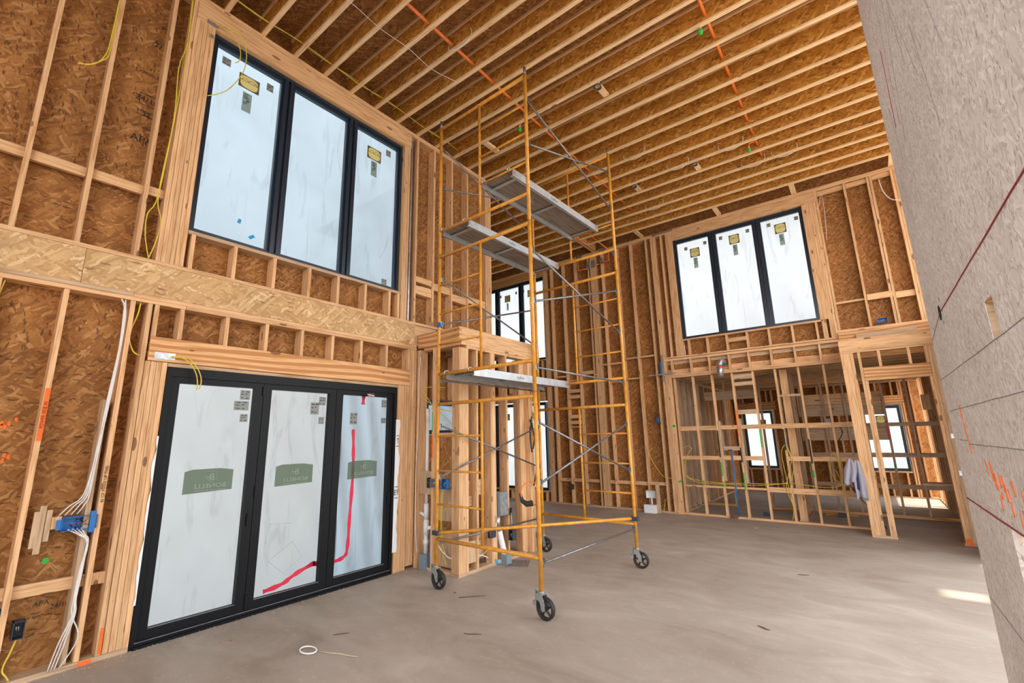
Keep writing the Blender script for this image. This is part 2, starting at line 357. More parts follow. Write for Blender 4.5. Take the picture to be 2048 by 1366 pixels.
for a, b, z0, z1, xx in ((-.19, .575, 4.01, 4.10, -5.14), (.617, .984, 4.02, 4.11, -5.14), (1.024, 1.15, 4.04, 4.13, -5.14), (-.19, .575, .575, .665, -5.15), (.616, 1.02, .572, .662, -5.15), (1.061, 1.15, .568, .658, -5.15)):
    box('blocking', xx-T, xx, a, b, z0, z1, 'stud', WL)
for a, b, z0, z1 in ((4.36, 4.69, 4.03, 4.12), (4.36, 4.69, 3.84, 3.98), (4.73, 5.10, 3.98, 4.10), (5.14, 5.49, 3.90, 4.02), (5.53, 5.99, 3.95, 4.07)):
    box('blocking', XL-.12, XL-.02, a, b, z0, z1, 'stud', WL)
for y0, y1, z0, z1 in [(-2.29, -1.072, 0, 2.44), (-1.068, .148, 0, 2.44), (.152, 1.37, 0, 2.44), (-2.29, .148, 2.444, 3.34), (.152, 1.37, 2.444, 3.34), (1.372, 2.72, 2.40, 3.34), (2.724, 4.07, 2.40, 3.34),
                       (-2.29, -1.072, 3.344, 4.07), (-1.068, .148, 3.344, 4.07), (.152, 1.383, 3.344, 4.07), (-2.29, -1.072, 4.074, 6.52), (-1.068, .148, 4.074, 6.52), (.152, 1.383, 4.074, 6.52),
                       (1.386, 2.72, 3.344, 3.78), (2.724, 4.07, 3.344, 3.78), (1.386, 4.07, 6.215, 6.52), (4.073, 5.30, 3.344, 6.52), (5.304, 6.16, 3.344, 6.52),
                       (4.073, 4.70, 0, 3.34), (5.62, 6.16, 0, 3.34), (4.704, 5.616, 0, 1.74), (4.704, 5.616, 2.28, 3.34)]:
    box('sheathing_panel', XS-.012, XS, y0, y1, z0, z1, 'osb', WL, grain=random.choice((1, 1, 2)))
# printed stamps, pencil words and spray paint on the left wall
for s, y, z, sz in (('APA', .93, 4.62, .10), ('24/16', .92, 5.06, .085), ('EXPOSURE 1', .93, 5.35, .05), ('SIZED FOR SPACING', .96, 4.75, .03), ('7/16', .98, 5.72, .09), ('PS 2', 1.0, 5.95, .07), ('32', .93, 4.9, .07)):
    text('stamp', s, (XS+.002, y, z), sz, 'blackink', WL, (math.pi/2, -.0, math.pi/2))
for y0, y1, z0, z1 in ((.86, 1.0, 4.88, 4.93), (.86, 1.04, 5.0, 5.12)):
    boxes('stamp_frame', [(XS, XS+.002, y0, y1, z0, z0+.004), (XS, XS+.002, y0, y1, z1, z1+.004), (XS, XS+.002, y0, y0+.004, z0, z1), (XS, XS+.002, y1, y1+.004, z0, z1)], 'blackink', WL)
for s, y, z, sz in (('APA', .80, .49, .05), ('24/16', .91, .45, .05), ('EXPOSURE 1', .83, .40, .024)): text('stamp', s, (XS+.002, y, z), sz, 'blackink', WL, (math.pi/2, 0, math.pi/2))
box('spray_mark', XL+.003, XL+.0045, .581, .611, 1.72, 2.13, 'orangepaint', WL)
text('pencil_note', 'POWER SIDE IN', (XL+.006, .597, 1.92), .03, 'blackink', WL, (math.pi/2, -math.pi/2, math.pi/2))
text('pencil_note', '46 OF MAKE UP THIS', (XL+.006, 1.041, 1.36), .032, 'blackink', WL, (math.pi/2, -math.pi/2, math.pi/2))
box('spray_mark', XL+.0055, XL+.0075, 1.165, 1.185, .05, .24, 'orangepaint', WL); box('spray_mark', XL+.0065, XL+.0085, 1.05, 1.13, .004, .034, 'orangepaint', WL)
def blob(name, c, ry, rz, mat, parent, ax='x', n=14, jit=.3):
    V = [c]
    for k in range(n):
        a = 2*math.pi*k/n; q = 1+random.uniform(-jit, jit)
        V.append((c[0], c[1]+ry*q*math.cos(a), c[2]+rz*q*math.sin(a)) if ax == 'x' else (c[0]+ry*q*math.cos(a), c[1], c[2]+rz*q*math.sin(a)) if ax == 'y' else (c[0]+ry*q*math.cos(a), c[1]+rz*q*math.sin(a), c[2]))
    return mesh_obj(name, V, [(0, k+1, (k+1) % n+1) for k in range(n)], mat, parent)
blob('spray_mark', (XS+.003, .78, .80), .022, .022, 'green', WL)
for y, z, s in ((.42, 1.87, .05), (.40, 1.62, .07), (.36, 1.55, .06)): 
    for q in range(6): blob('spray_mark', (XS+.003, y+random.uniform(-s, s), z+random.uniform(-s, s)), .010, .018, 'orangepaint', WL, n=7)
# nail plates
for y0, y1, z0, z1 in ((1.25, 1.415, 2.452, 2.515), (1.29, 1.395, 6.215, 6.262), (1.325, 1.365, 6.06, 6.10)):
    o = box('nail_plate', XL+.004, XL+.008, y0, y1, z0, z1, 'galv', WL)
# house wrap at the door edges
def strip(name, x, ys, ye, zs, amp, mat, parent):
    n = 24; V = []; F = []
    for i in range(n+1):
        z = zs[0]+(zs[1]-zs[0])*i/n; V += [(x, ys, z), (x+random.uniform(0, .004), ye+amp*math.sin(i*.9)*.5+random.uniform(-amp, amp)*.4, z)]
        if i: F.append((2*i-2, 2*i-1, 2*i+1, 2*i))
    return mesh_obj(name, V, F, mat, parent)
strip('house_wrap', XL+.0005, 4.06, 4.125, (.25, 1.95), .02, 'wrapm', WL); strip('house_wrap', XL+.006, 1.372, 1.356, (.35, 1.75), .016, 'wrapm', WL)
for s, z in (('T', 1.66), ('EY', .99)):
    text('lettering', s, (XL+.008, 4.095, z), .10, 'blackink', WL, (math.pi/2, 0, math.pi/2), sx=.7)
    for dz in (-.07, .07): box('print_line', XL+.006, XL+.0075, 4.07, 4.12, z+dz, z+dz+.008, 'blackink', WL)

# ================================================================ windows and door
def sticker(parent, x0, x1, z0, z1, kind, y, tilt=0.0):
    cx, cz = (x0+x1)/2, (z0+z1)/2
    if kind == 'brand':
        s = box('sticker', x0, x1, y-.002, y, z0, z1, 'brownlab', parent); w2, h2 = (x1-x0)/2*.86, (z1-z0)/2*.88
        V = [(cx, y-.003, cz)]; n = 24
        for k in range(n):
            a = 2*math.pi*k/n; ca, sa = math.cos(a), math.sin(a)
            V.append((cx+w2*math.copysign(abs(ca)**.6, ca), y-.003, cz+h2*math.copysign(abs(sa)**.6, sa)))
        e = mesh_obj('emblem', V, [(0, (k+1) % n+1, k+1) for k in range(n)], 'cream', s)
        L = [(x0+.012, x1-.012, y-.0042, y-.0032, cz+.004, cz+.009)]
        boxes('emblem_line', L, 'brownlab', s)
        for k, (dx, rr) in enumerate(((-.045, .035), (.04, .045), (.075, .02))):
            P = [(cx+dx+rr*math.cos(a), y-.0045, cz+.012+rr*.75*math.sin(a)) for a in [math.pi*j/8 for j in range(9)]]
            tube('emblem_line', P, .0022, 'brownlab', s, 4)
    elif kind == 'grey':
        s = box('sticker', x0, x1, y-.002, y, z0, z1, 'gfilm', parent)
        h = z1-z0; wd = x1-x0
        boxes('print_line', [(x0+wd*.12, x0+wd*random.uniform(.5, .85), y-.0035, y-.0025, z1-h*q, z1-h*q+h*.035) for q in (.12, .2, .27, .34, .55, .62)]+[(x0+wd*.4, x0+wd*.75, y-.0035, y-.0025, z1-h*.48, z1-h*.40)], 'paperd', s)
    else:
        s = box('sticker', x0, x1, y-.002, y, z0, z1, 'paper', parent); h = z1-z0; wd = x1-x0
        boxes('print_line', [(x0+wd*a, x0+wd*(a+random.uniform(.15, .35)), y-.0035, y-.0025, z0+h*b, z0+h*(b+.1)) for a, b in ((.1, .15), (.55, .12), (.1, .5), (.5, .55), (.15, .78), (.6, .8))], 'paperd', s)
    return s
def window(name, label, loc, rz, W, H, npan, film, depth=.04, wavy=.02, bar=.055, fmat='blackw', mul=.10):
    """local x runs along the wall, local y points outdoors"""
    r = empty(name, loc, label, kind='structure', rz=rz if rz else 0); BASE[r] = Vector((0, 0, 0))
    y0, y1 = depth, depth+.09
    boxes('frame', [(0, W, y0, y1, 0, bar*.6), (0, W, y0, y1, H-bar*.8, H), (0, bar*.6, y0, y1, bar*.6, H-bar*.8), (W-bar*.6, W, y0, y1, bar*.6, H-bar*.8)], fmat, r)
    pw = (W-(npan-1)*mul)/npan
    for i in range(npan):
        a = i*(pw+mul); b = a+pw
        if i < npan-1:
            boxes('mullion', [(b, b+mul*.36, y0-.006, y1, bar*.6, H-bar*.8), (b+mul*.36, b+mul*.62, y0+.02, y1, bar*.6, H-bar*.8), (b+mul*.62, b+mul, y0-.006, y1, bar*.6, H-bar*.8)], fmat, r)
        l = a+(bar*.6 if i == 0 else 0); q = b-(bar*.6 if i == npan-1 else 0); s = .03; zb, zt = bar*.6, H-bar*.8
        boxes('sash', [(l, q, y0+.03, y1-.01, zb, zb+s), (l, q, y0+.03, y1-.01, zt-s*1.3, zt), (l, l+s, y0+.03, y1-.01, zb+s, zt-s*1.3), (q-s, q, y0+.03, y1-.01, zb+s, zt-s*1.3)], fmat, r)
        box('pane', l+s-.004, q-s+.004, y0+.055, y0+.062, zb+s-.004, zt-s*1.3+.004, 'glass', r)
    n = 26; V = []; F = []
    for j in range(n+1):
        for i in range(n+1):
            V.append((-.12+(W+.24)*i/n, y1+.06+wavy*math.sin(i*.8+j*.35)+wavy*random.uniform(-.3, .3), -.1+(H+.2)*j/n))
            if i and j: F.append(((j-1)*(n+1)+i-1, (j-1)*(n+1)+i, j*(n+1)+i, j*(n+1)+i-1))
    mesh_obj('plastic_film', V, F, film, r, True)
    return r
w1 = window('window_1', 'tall three-pane black window high in the left wall', (XL-.02, 1.385, 3.79), math.pi/2, 2.683, 2.405, 3, 'film_blue', mul=.115)
oy, oz = 1.385, 3.79; py = .093
for a, b, c, d, k in ((1.70, 1.93, 5.76, 5.94, 'brand'), (1.76, 1.86, 5.465, 5.715, 'grey'), (1.51, 1.60, 5.925, 6.02, 'label'), (2.01, 2.09, 5.90, 6.0, 'label'),
                      (3.47, 3.71, 5.735, 5.93, 'brand'), (3.545, 3.645, 5.475, 5.715, 'grey'), (3.80, 3.885, 5.93, 6.03, 'label'), (3.81, 3.90, 3.865, 3.95, 'label')):
    sticker(w1, a-oy, b-oy, c-oz, d-oz, k, py)
for (u, z, sz, an) in ((1.875, 4.10, .03, .9), (2.02, 3.96, .035, .3)):
    V = [(u-oy+sz*math.cos(an+k)*1.2, py-.002, z-oz+sz*math.sin(an+k)) for k in (0, 1.0, math.pi, math.pi+1.0)]; mesh_obj('blue_tape', V, [(0, 1, 2, 3)], 'bluetape', w1)
w2 = window('window_2', 'three-pane window high in the far wall on the right', (-3.085, YF+.02, 3.805), 0, 2.61, 2.415, 3, 'film_white', mul=.11)
ox, oz = -3.085, 3.805
for dx, q in ((-2.74, 5.72), (-1.89, 5.80), (-1.0, 5.78)):
    sticker(w2, dx-ox, dx+.21-ox, q-oz, q+.215-oz, 'brand', .093); sticker(w2, dx+.06-ox, dx+.15-ox, q-.27-oz, q-.02-oz, 'grey', .093)
for a, c in ((-2.86, 5.93), (-2.43, 5.96), (-2.09, 5.97), (-1.54, 5.98), (-1.13, 5.98), (-.63, 5.98)): sticker(w2, a-ox, a+.07-ox, c-oz, c+.08-oz, 'label', .093)
w3 = window('window_3', 'three-pane window high in the far wall behind the scaffold', (-9.42, YF+.02, 3.805), 0, 2.62, 2.415, 3, 'film_white', mul=.11)
ox = -9.42
for dx in (-9.15, -8.28, -7.42): sticker(w3, dx-ox, dx+.21-ox, 5.74-oz, 5.95-oz, 'brand', .093); sticker(w3, dx+.07-ox, dx+.14-ox, 5.48-oz, 5.71-oz, 'grey', .093)
for a in (-8.47, -7.87, -7.6): sticker(w3, a-ox, a+.06-ox, 5.92-oz, 6.0-oz, 'label', .093)
w4 = window('window_4', 'tall low window in the far wall behind the boxed partition', (-9.52, YF+.02, .30), 0, 2.63, 2.32, 3, 'film_white', mul=.11)
for dx in (-8.38, -7.5): sticker(w4, dx+9.52, dx+.2+9.52, 1.87, 2.05, 'brand', .093)
w5 = window('window_5', 'narrow window at the back of the rear room on the left', (-3.09, 15.92, .66), 0, .80, 1.69, 1, 'film_white')
sticker(w5, .40, .60, 1.22, 1.42, 'brand', .093)
w6 = window('window_6', 'narrow window at the back of the rear room on the right', (-.16, 15.92, .66), 0, .81, 1.69, 1, 'film_white')
sticker(w6, .28, .48, 1.22, 1.42, 'brand', .093)
w7 = window('window_7', 'small high window behind the white drain pipe', (XL-.06, 4.71, 1.75), math.pi/2, .90, .52, 1, 'film_blue')
# folding door
D1 = empty('door_1', (XL-.02, 1.37, .0), 'black three-leaf folding glass door with dark green window film', kind='structure', rz=math.pi/2); BASE[D1] = Vector((0, 0, 0))
oy = 1.37
boxes('frame', [(0, 2.7, -.01, .12, 0, .045), (0, 2.7, -.01, .12, 2.305, 2.388), (0, .045, -.01, .12, .045, 2.305), (2.655, 2.7, -.01, .12, .045, 2.305)], 'black', D1)
box('threshold', .02, 2.68, -.035, -.01, 0, .022, 'black', D1)
box('threshold_track', .03, 2.67, -.016, -.010, .045, .052, 'steel', D1)
for k, (a, b) in enumerate(((.045, .905), (.911, 1.785), (1.791, 2.655))):
    ga, gb = ((1.49, 2.185), (2.365, 3.065), (3.25, 3.96))[k]; ga -= oy; gb -= oy
    boxes('door_leaf', [(a, ga, .01, .07, .05, 2.30), (gb, b, .01, .07, .05, 2.30), (ga, gb, .01, .07, .05, .13), (ga, gb, .01, .07, 2.245, 2.30)], 'black', D1)
    boxes('glazing_bead', [(ga, gb, .006, .012, .13, .137)], 'steel', D1)
    box('pane', ga-.01, gb+.01, .035, .045, .12, 2.255, 'glass', D1)
for u, z0, z1 in ((.903, 1.13, 1.24), (.85, .85, .97), (.905, .09, .20), (.895, 2.17, 2.27)):
    box('hinge', u, u+.022, -.006, .012, z0, z1, 'black', D1)
box('door_handle', 2.60, 2.625, -.03, .01, .86, 1.0, 'black', D1); box('handle_lever', 2.53, 2.61, -.045, -.028, .965, .985, 'black', D1)
def bonelli(a, b, z0, z1):
    a -= oy; b -= oy; y = .033; cx = (a+b)/2+.02; cz = (z0+z1)/2
    V = [(a, y, z0), (b, y, z0+.015), (b, y, z1-.02), (a+(b-a)*.72, y, z1), (a+(b-a)*.15, y, z1-.002), (a, y, z1-.02)]
    s = mesh_obj('sticker', V, [(0, 1, 2, 3, 4, 5)], 'darkfilm', D1)
    text('lettering', 'BONELLI', (cx, y-.003, z0+.062), .058, 'palefilm', s, mirror=True, sx=1.25)
    text('lettering', 'WINDOWS & DOORS', (cx, y-.003, z0+.022), .017, 'palefilm', s, mirror=True, sx=1.7)
    text('lettering', 'B', (cx+.004, y-.003, z0+.145), .085, 'palefilm', s, mirror=True)
    P = [(cx-.045, y-.003, z1-.028), (cx+.045, y-.003, z1-.028), (cx+.045, y-.003, z0+.135), (cx, y-.003, z0+.10), (cx-.045, y-.003, z0+.135), (cx-.045, y-.003, z1-.05)]
    tube('emblem_line', P, .0035, 'palefilm', s, 4); box('emblem_line', cx-.055, cx-.005, y-.004, y-.002, z0+.143, z0+.149, 'palefilm', s)
bonelli(1.63, 2.06, 1.21, 1.435); bonelli(2.49, 2.92, 1.205, 1.435); bonelli(3.38, 3.81, 1.21, 1.43)
for a, b, c, d in ((2.05, 2.15, 2.12, 2.22), (2.0, 2.145, 2.01, 2.105), (2.07, 2.145, 1.89, 1.97), (2.94, 3.03, 2.10, 2.20), (2.84, 2.945, 1.99, 2.13), (2.95, 3.02, 1.88, 1.96), (3.375, 3.48, 1.88, 2.025), (3.85, 3.93, 2.11, 2.21), (3.85, 3.93, 1.90, 1.97)):
    sticker(D1, a-oy, b-oy, c, d, 'label', .034)
# sheeting outside the door with its red tape and creases
V = []; F = []; n = 30
for j in range(n+1):
    for i in range(n+1):
        u = -.1+2.15*i/n; V.append((u, .22+.018*math.sin(i*.9+j*.5)+random.uniform(-.005, .005)+(.05 if i > n-2 else 0), -.05+2.5*j/n))
        if i and j: F.append(((j-1)*(n+1)+i-1, (j-1)*(n+1)+i, j*(n+1)+i, j*(n+1)+i-1))
mesh_obj('plastic_film', V, F, 'film_door', D1, True)
V = []; F = []
for j in range(n+1):
    for i in range(n+1):
        u = 1.95+.95*i/n; V.append((u, .40+.02*math.sin(i*.7+j*.3), -.05+2.5*j/n))
        if i and j: F.append(((j-1)*(n+1)+i-1, (j-1)*(n+1)+i, j*(n+1)+i, j*(n+1)+i-1))
mesh_obj('plastic_film', V, F, 'film_blue', D1, True)
def ribbon(name, P, w, mat, parent, ax=(1, 0, 0)):
    P = smooth(P, 5); V = []; F = []; ax = Vector(ax)
    for i, p in enumerate(P):
        t = (P[min(i+1, len(P)-1)]-P[max(0, i-1)]).normalized(); s = t.cross(Vector((0, 1, 0))).normalized()*w*(.5+.12*math.sin(i*1.7)); V += [p-s, p+s]
        if i: F.append((2*i-2, 2*i-1, 2*i+1, 2*i))
    return mesh_obj(name, V, F, mat, parent)
ribbon('red_tape', [(2.14, .15, 1.82), (2.16, .15, 1.5), (2.165, .15, 1.2), (2.15, .15, .75), (2.14, .15, .40), (2.1, .15, .30), (1.95, .15, .27), (1.7, .15, .30)], .045, 'redtape', D1)
ribbon('red_tape', [(1.72, .15, .31), (1.5, .15, .24), (1.35, .15, .17), (1.15, .15, .14)], .045, 'redtape', D1)
ribbon('red_tape', [(2.24, .1, 2.26), (2.235, .1, 2.14)], .05, 'redtape', D1)
for P in (((1.15, .6), (1.17, .80), (1.42, .78)), ((1.20, .42), (1.45, .58), (1.58, .40), (1.38, .26), (1.20, .42))):
    tube('film_crease', [(a, .19, b) for a, b in P], .0016, 'palefilm', D1, 4)
tp = empty('warning_tape', (XL+.01, 3.60, 2.23), 'crumpled red and white tape knot at the folding door top', 'tape')
for k in range(7):
    P = [(XL+.012+random.uniform(0, .03), 3.52+random.uniform(0, .18), 2.225+random.uniform(0, .055)) for _ in range(3)]
    mesh_obj('tape_fold', P, [(0, 1, 2)], 'redtape' if k % 2 else 'wrapm', tp)

# ================================================================ boxed partition by the scaffold (small closet)
WP = empty('wall_closet', (-4.24, 4.42, 0), 'open stud partition with a solid beam on top behind the scaffold', kind='structure')
def bp(name, x0, x1, y0, y1, z0, z1, mat='stud'): return box(name, x0, x1, y0, y1, z0, z1, mat, WP)
bp('beam', -5.088, -4.24, 4.42, 4.458, 2.985, 3.195, 'header'); bp('beam', -4.278, -4.24, 4.46, 6.36, 2.985, 3.195, 'stud')
bp('top_plate', -5.0, -4.24, 4.46, 4.56, 2.945, 2.983); bp('top_plate', -4.38, -4.236, 4.56, 6.36, 2.945, 2.983); bp('top_plate', -4.38, -4.24, 4.56, 6.36, 2.905, 2.943)
bp('bottom_plate', -4.38, -4.24, 4.42, 5.85, 0, .038, 'rough')
for i in range(3): bp('stud', -4.37+i*.0435, -4.328+i*.0435, 4.42, 4.56, .038, 2.903)
bp('stud', -4.38, -4.24, 4.562, 4.60, .038, 2.903)
for y, k in ((4.762, 1), (5.062, 3), (5.42, 1)):
    for i in range(k): bp('stud', -4.38, -4.24+random.uniform(-.004, .004), y+i*.0395, y+.038+i*.0395, .038, 2.903)
for i in range(3): bp('stud', -4.44+i*.042, -4.40+i*.042, 5.87, 6.0, 0, 2.903)
for i in range(3): bp('stud', -4.38, -4.235, 6.005+i*.04, 6.043+i*.04, 0, 2.903)
bp('stud', -5.088, -5.05, 4.42, 4.55, 0, 2.96); bp('stud', -5.048, -5.01, 4.42, 4.55, 0, 2.96); bp('stud', -4.76, -4.722, 4.42, 4.51, .038, 2.96)
bp('bottom_plate', -4.98, -4.38, 4.42, 4.51, 0, .038, 'rough')
for y in (4.7, 5.0, 5.3, 5.6, 5.9): bp('ceiling_joist', -5.09, -4.39, y, y+.038, 2.96, 3.15, 'rough')
box('sheathing_panel', -5.09, -4.285, 4.47, 6.16, 3.197, 3.21, 'osb', WP)
for y in (4.75, 5.15, 5.62, 5.95): bp('stud', -5.20, -5.10, y, y+.038, 0 if y > 5.6 else 2.28, 2.95, 'stud')
bp('blocking', -4.36, -4.33, 4.60, 4.76, .80, .93, 'rough'); bp('blocking', -4.37, -4.26, 4.60, 4.76, .12, .38, 'rough')
bp('backing_board', -4.385, -4.372, 4.64, 5.10, .92, 1.12, 'rough'); bp('backing_board', -4.40, -4.385, 4.55, 5.15, .10, .48, 'rough')
bp('backing_board', -4.72, -4.40, 4.515, 4.53, .62, 1.02, 'rough'); bp('backing_board', -4.72, -4.40, 4.515, 4.53, .06, .48, 'rough')
bp('blocking', -5.01, -4.76, 4.43, 4.47, .95, 1.25, 'rough')
bp('blocking', -4.70, -4.38, 4.44, 4.478, 1.72, 1.76, 'stud')
box('spray_mark', -4.762, -4.7615, 4.425, 4.46, 1.78, 2.05, 'green', WP); box('spray_mark', -4.762, -4.7615, 4.425, 4.46, 1.42, 1.72, 'orangepaint', WP)
box('spray_mark', -4.757, -4.745, 4.417, 4.4195, 1.78, 2.05, 'green', WP); box('spray_mark', -4.757, -4.735, 4.417, 4.4195, 1.42, 1.72, 'orangepaint', WP)

# ================================================================ far wall
WF = empty('wall_far', (-3.4, YF, 0), 'framed far wall with two tall upper windows and open studs below', kind='structure')
def studF(x0, z0, z1, mat='stud', dy=0.0, dep=.14, name='stud', w=T, y=YF): return box(name, x0, x0+w-.0015, y+dy, y+dy+dep, z0, z1, mat, WF)
for x in (-6.56, -6.17, -5.78, -5.36, -4.97, -4.55, -4.17, -3.76): studF(x, .038, 6.435, dy=random.uniform(-.003, .003))
for x, k in ((-6.795, 3), (-5.28, 4), (-3.62, 3), (-3.38, 1), (-3.25, 4)):
    for i in range(k): studF(x+i*T, .038 if x < -3.45 else 3.43, 6.435, dy=random.uniform(-.004, .004))
for i in range(3): studF(-3.56+i*.043, .0, 3.0, dy=.0, w=.043, name='post_ply')
for x in (-10.1, -9.86, -9.46): studF(x, .038, 6.435)
box('header', -9.46, -6.78, YF, YF+.09, 6.222, 6.43, 'header', WF); box('header', -3.22, -.21, YF-.002, YF+.09, 6.222, 6.43, 'stud', WF)
box('header', -9.52, -6.88, YF, YF+.09, 2.66, 2.90, 'stud', WF)
box('top_plate', -10.2, 1.2, YF, YS, 6.436, 6.472, 'stud', WF); box('top_plate', -10.2, -2.9, YF-.003, YS, 6.474, 6.51, 'stud', WF); box('top_plate', -2.896, 1.2, YF, YS, 6.474, 6.51, 'stud', WF)
box('bottom_plate', -10.2, -3.57, YF-.003, YS, 0, .037, 'rough', WF)
for a, b in ((-9.46, -6.80), (-9.52, -6.87)): box('sill_plate', a, b, YF, YS, 3.765 if a > -9.5 else .26, 3.80 if a > -9.5 else .296, 'stud', WF)
for x in (-9.3, -8.9, -8.5, -8.1, -7.7, -7.3, -6.95): studF(x, 2.92, 3.76, name='cripple_stud'); studF(x, .038, .258, name='cripple_stud')
box('sill_plate', -3.12, -.43, YF, YS, 3.768, 3.803, 'stud', WF)
for x in (-3.12, -2.98, -2.585, -2.185, -1.79, -1.385, -.975, -.57, -.46): studF(x, 3.432, 3.766, name='cripple_stud', dep=.10)
box('blocking', -2.145, -1.79, YF+.002, YF+.09, 3.60, 3.68, 'stud', WF)
box('top_plate', -3.56, -.24, YF-.003, YF+.13, 3.395, 3.43, 'stud', WF); box('top_plate', -3.56, -.24, YF, YF+.12, 3.335, 3.385, 'stud', WF)
for x in (-3.40, -2.98, -2.59, -2.19, -1.81, -1.40, -.99, -.58): studF(x, 3.022, 3.333, name='cripple_stud', dep=.09)
box('blocking', -3.56, -.24, YF+.10, YF+.138, 3.022, 3.14, 'stud', WF); box('blocking', -3.56, -.24, YF+.10, YF+.138, 3.26, 3.333, 'rough', WF)
box('bottom_plate', -3.56, -.24, YF-.002, YF+.10, 2.985, 3.02, 'stud', WF); box('bottom_plate', -3.56, -.24, YF, YF+.10, 2.945, 2.983, 'stud', WF)
# upper right part
box('jack_board', -.47, -.345, YF-.003, YF+.035, 3.80, 6.22, 'stud', WF)
for i in range(3): studF(-.343+i*T, 3.43, 6.22, name='jack_stud', dy=random.uniform(-.004, .003))
for i in range(2): studF(-.46+i*T, 3.43, 3.80, name='jack_stud')
for x in (-.225, .243, .605, .648, .955, .995, 1.035): studF(x, 3.55, 6.435, dy=random.uniform(-.003, .003))
for a, b, z0, z1 in ((-.185, .243, 6.33, 6.42), (.285, .605, 6.33, 6.42), (.69, .955, 6.35, 6.43)): box('blocking', a, b, YF+.03, YF+.07, z0, z1, 'stud', WF)
for a, b, z0, z1, yy in ((-.185, .243, 4.06, 4.10, .03), (.285, .648, 4.04, 4.15, 0), (.69, .955, 4.01, 4.12, .03)): box('blocking', a, b, YF+yy, YF+yy+.04, z0, z1, 'stud', WF)
for a, b, z in ((-6.12, -5.79, 3.1), (-5.74, -5.37, 3.24), (-5.32, -5.28, 3.2), (-5.12, -4.98, 3.42), (-4.93, -4.56, 3.42), (-4.51, -4.18, 3.50), (-4.13, -3.77, 3.50), (-6.12, -5.79, 1.9), (-6.52, -6.18, 3.23)):
    box('blocking', a, b, YF+.01, YF+.10, z, z+(.038 if z not in (3.24,) else .09), 'stud', WF)
for z in (2.80, 2.65, 2.14, 1.99): box('blocking', -6.13, -5.79, YF, YF+.04, z, z+.085, 'stud', WF)
for a, b in ((-6.52, -6.18), (-6.12, -5.79), (-5.74, -5.37), (-5.12, -4.98), (-4.93, -4.56), (-4.51, -4.18), (-4.13, -3.77)):
    box('blocking', a, b, YF+.03, YF+.07, .55+.02*random.random(), .64, 'stud', WF)
box('blocking', -4.93, -4.56, YF+.02, YF+.10, 2.96, 2.998, 'stud', WF); box('blocking', -4.51, -4.18, YF+.02, YF+.10, 3.0, 3.038, 'stud', WF)
box('top_plate', -.24, 1.2, YF, YS, 3.50, 3.548, 'stud', WF); box('rim_board', -.24, 1.2, YF-.04, YF, 3.22, 3.50, 'header', WF)
box('loose_board', .02, .86, YF-.09, YF-.05, 3.34, 3.43, 'rough', WF)
for x0, x1, z0, z1 in [(-10.2, -9.46, 0, 3.3), (-10.2, -9.46, 3.3, 6.5), (-9.46, -6.80, 2.66, 3.80), (-9.46, -6.80, 6.21, 6.52), (-9.52, -6.8, 0, .28),
                       (-6.795, -5.60, 0, 2.44), (-5.597, -4.38, 0, 2.44), (-4.377, -3.56, 0, 2.44), (-6.795, -5.60, 2.443, 4.88), (-5.597, -4.38, 2.443, 4.88), (-4.377, -3.56, 2.443, 4.88), (-3.557, -3.10, 3.0, 6.5),
                       (-6.795, -5.60, 4.883, 6.52), (-5.597, -4.38, 4.883, 6.52), (-4.377, -3.56, 4.883, 6.52), (-3.09, -.46, 3.39, 3.80), (-3.09, -.46, 6.21, 6.52), (-3.55, -.24, 3.14, 3.385),
                       (-.46, .30, 3.385, 6.52), (.303, 1.25, 3.50, 6.52)]:
    box('sheathing_panel', x0, x1, YS, YS+.012, z0, z1, 'osb', WF, grain=random.choice((0, 2)))
# nail plates over the pipes
for x0, x1, z0, z1 in ((-5.68, -5.5, 6.40, 6.50), (-5.0, -4.83, 6.44, 6.54), (-5.38, -5.28, 6.05, 6.25), (-5.24, -5.12, 6.07, 6.27), (-4.98, -4.90, 6.10, 6.28), (-3.55, -3.05, 6.46, 6.50)):
    box('nail_plate', x0, x1, YF-.009, YF-.005, z0, z1, 'galv', WF)
# lower open partition between the hall and the rear room
WM = empty('wall_rear_opening', (-3.4, 10.6, 0), 'open stud partition with three rows of blocking under the far window', kind='structure')
def studM(x, z0, z1, y=10.585, dep=.09, mat='stud', name='stud', w=T): return box(name, x, x+w, y, y+dep, z0, z1, mat, WM)
for i, x in enumerate((-3.395, -2.99, -2.59, -2.185, -1.79, -1.385, -.985, -.575)): studM(x, .038, 2.943)
studM(-2.545, .72, 1.95, mat='rough', name='scab_board'); studM(-2.14, .70, 1.98, mat='rough', name='scab_board'); studM(-2.545, 1.0, 1.9, y=10.66, mat='rough', name='scab_board')
box('bottom_plate', -3.44, -.25, 10.58, 10.68, 0, .037, 'stud', WM)
xs = (-3.357, -2.99, -2.59, -2.185, -1.79, -1.385, -.985, -.575, -.24)
for i in range(8):
    a = xs[i]+(.04 if i else 0); b = xs[i+1]-.002
    box('blocking', a, b, 10.59, 10.628, 1.765+random.uniform(-.006, .006), 1.853, 'stud', WM)
    if i != 4: box('blocking', a, b, 10.59, 10.628, 1.145, 1.228+random.uniform(-.008, .008), 'stud', WM)
    if i < 4: box('blocking', a, b, 10.59, 10.67, .575, .613, 'stud', WM)
    else: box('blocking', a, b, 10.585, 10.625, .53+random.uniform(0, .02), .64, 'stud', WM)
for x0, x1, z0, z1 in ((-2.145, -1.79, 2.80, 2.90), (-2.145, -1.79, 2.66, 2.74), (-2.14, -1.79, 2.07, 2.16), (-2.50, -2.15, 1.34, 1.42), (-1.345, -.99, 2.38, 2.42)): box('blocking', x0, x1, 10.59, 10.628, z0, z1, 'rough', WM)
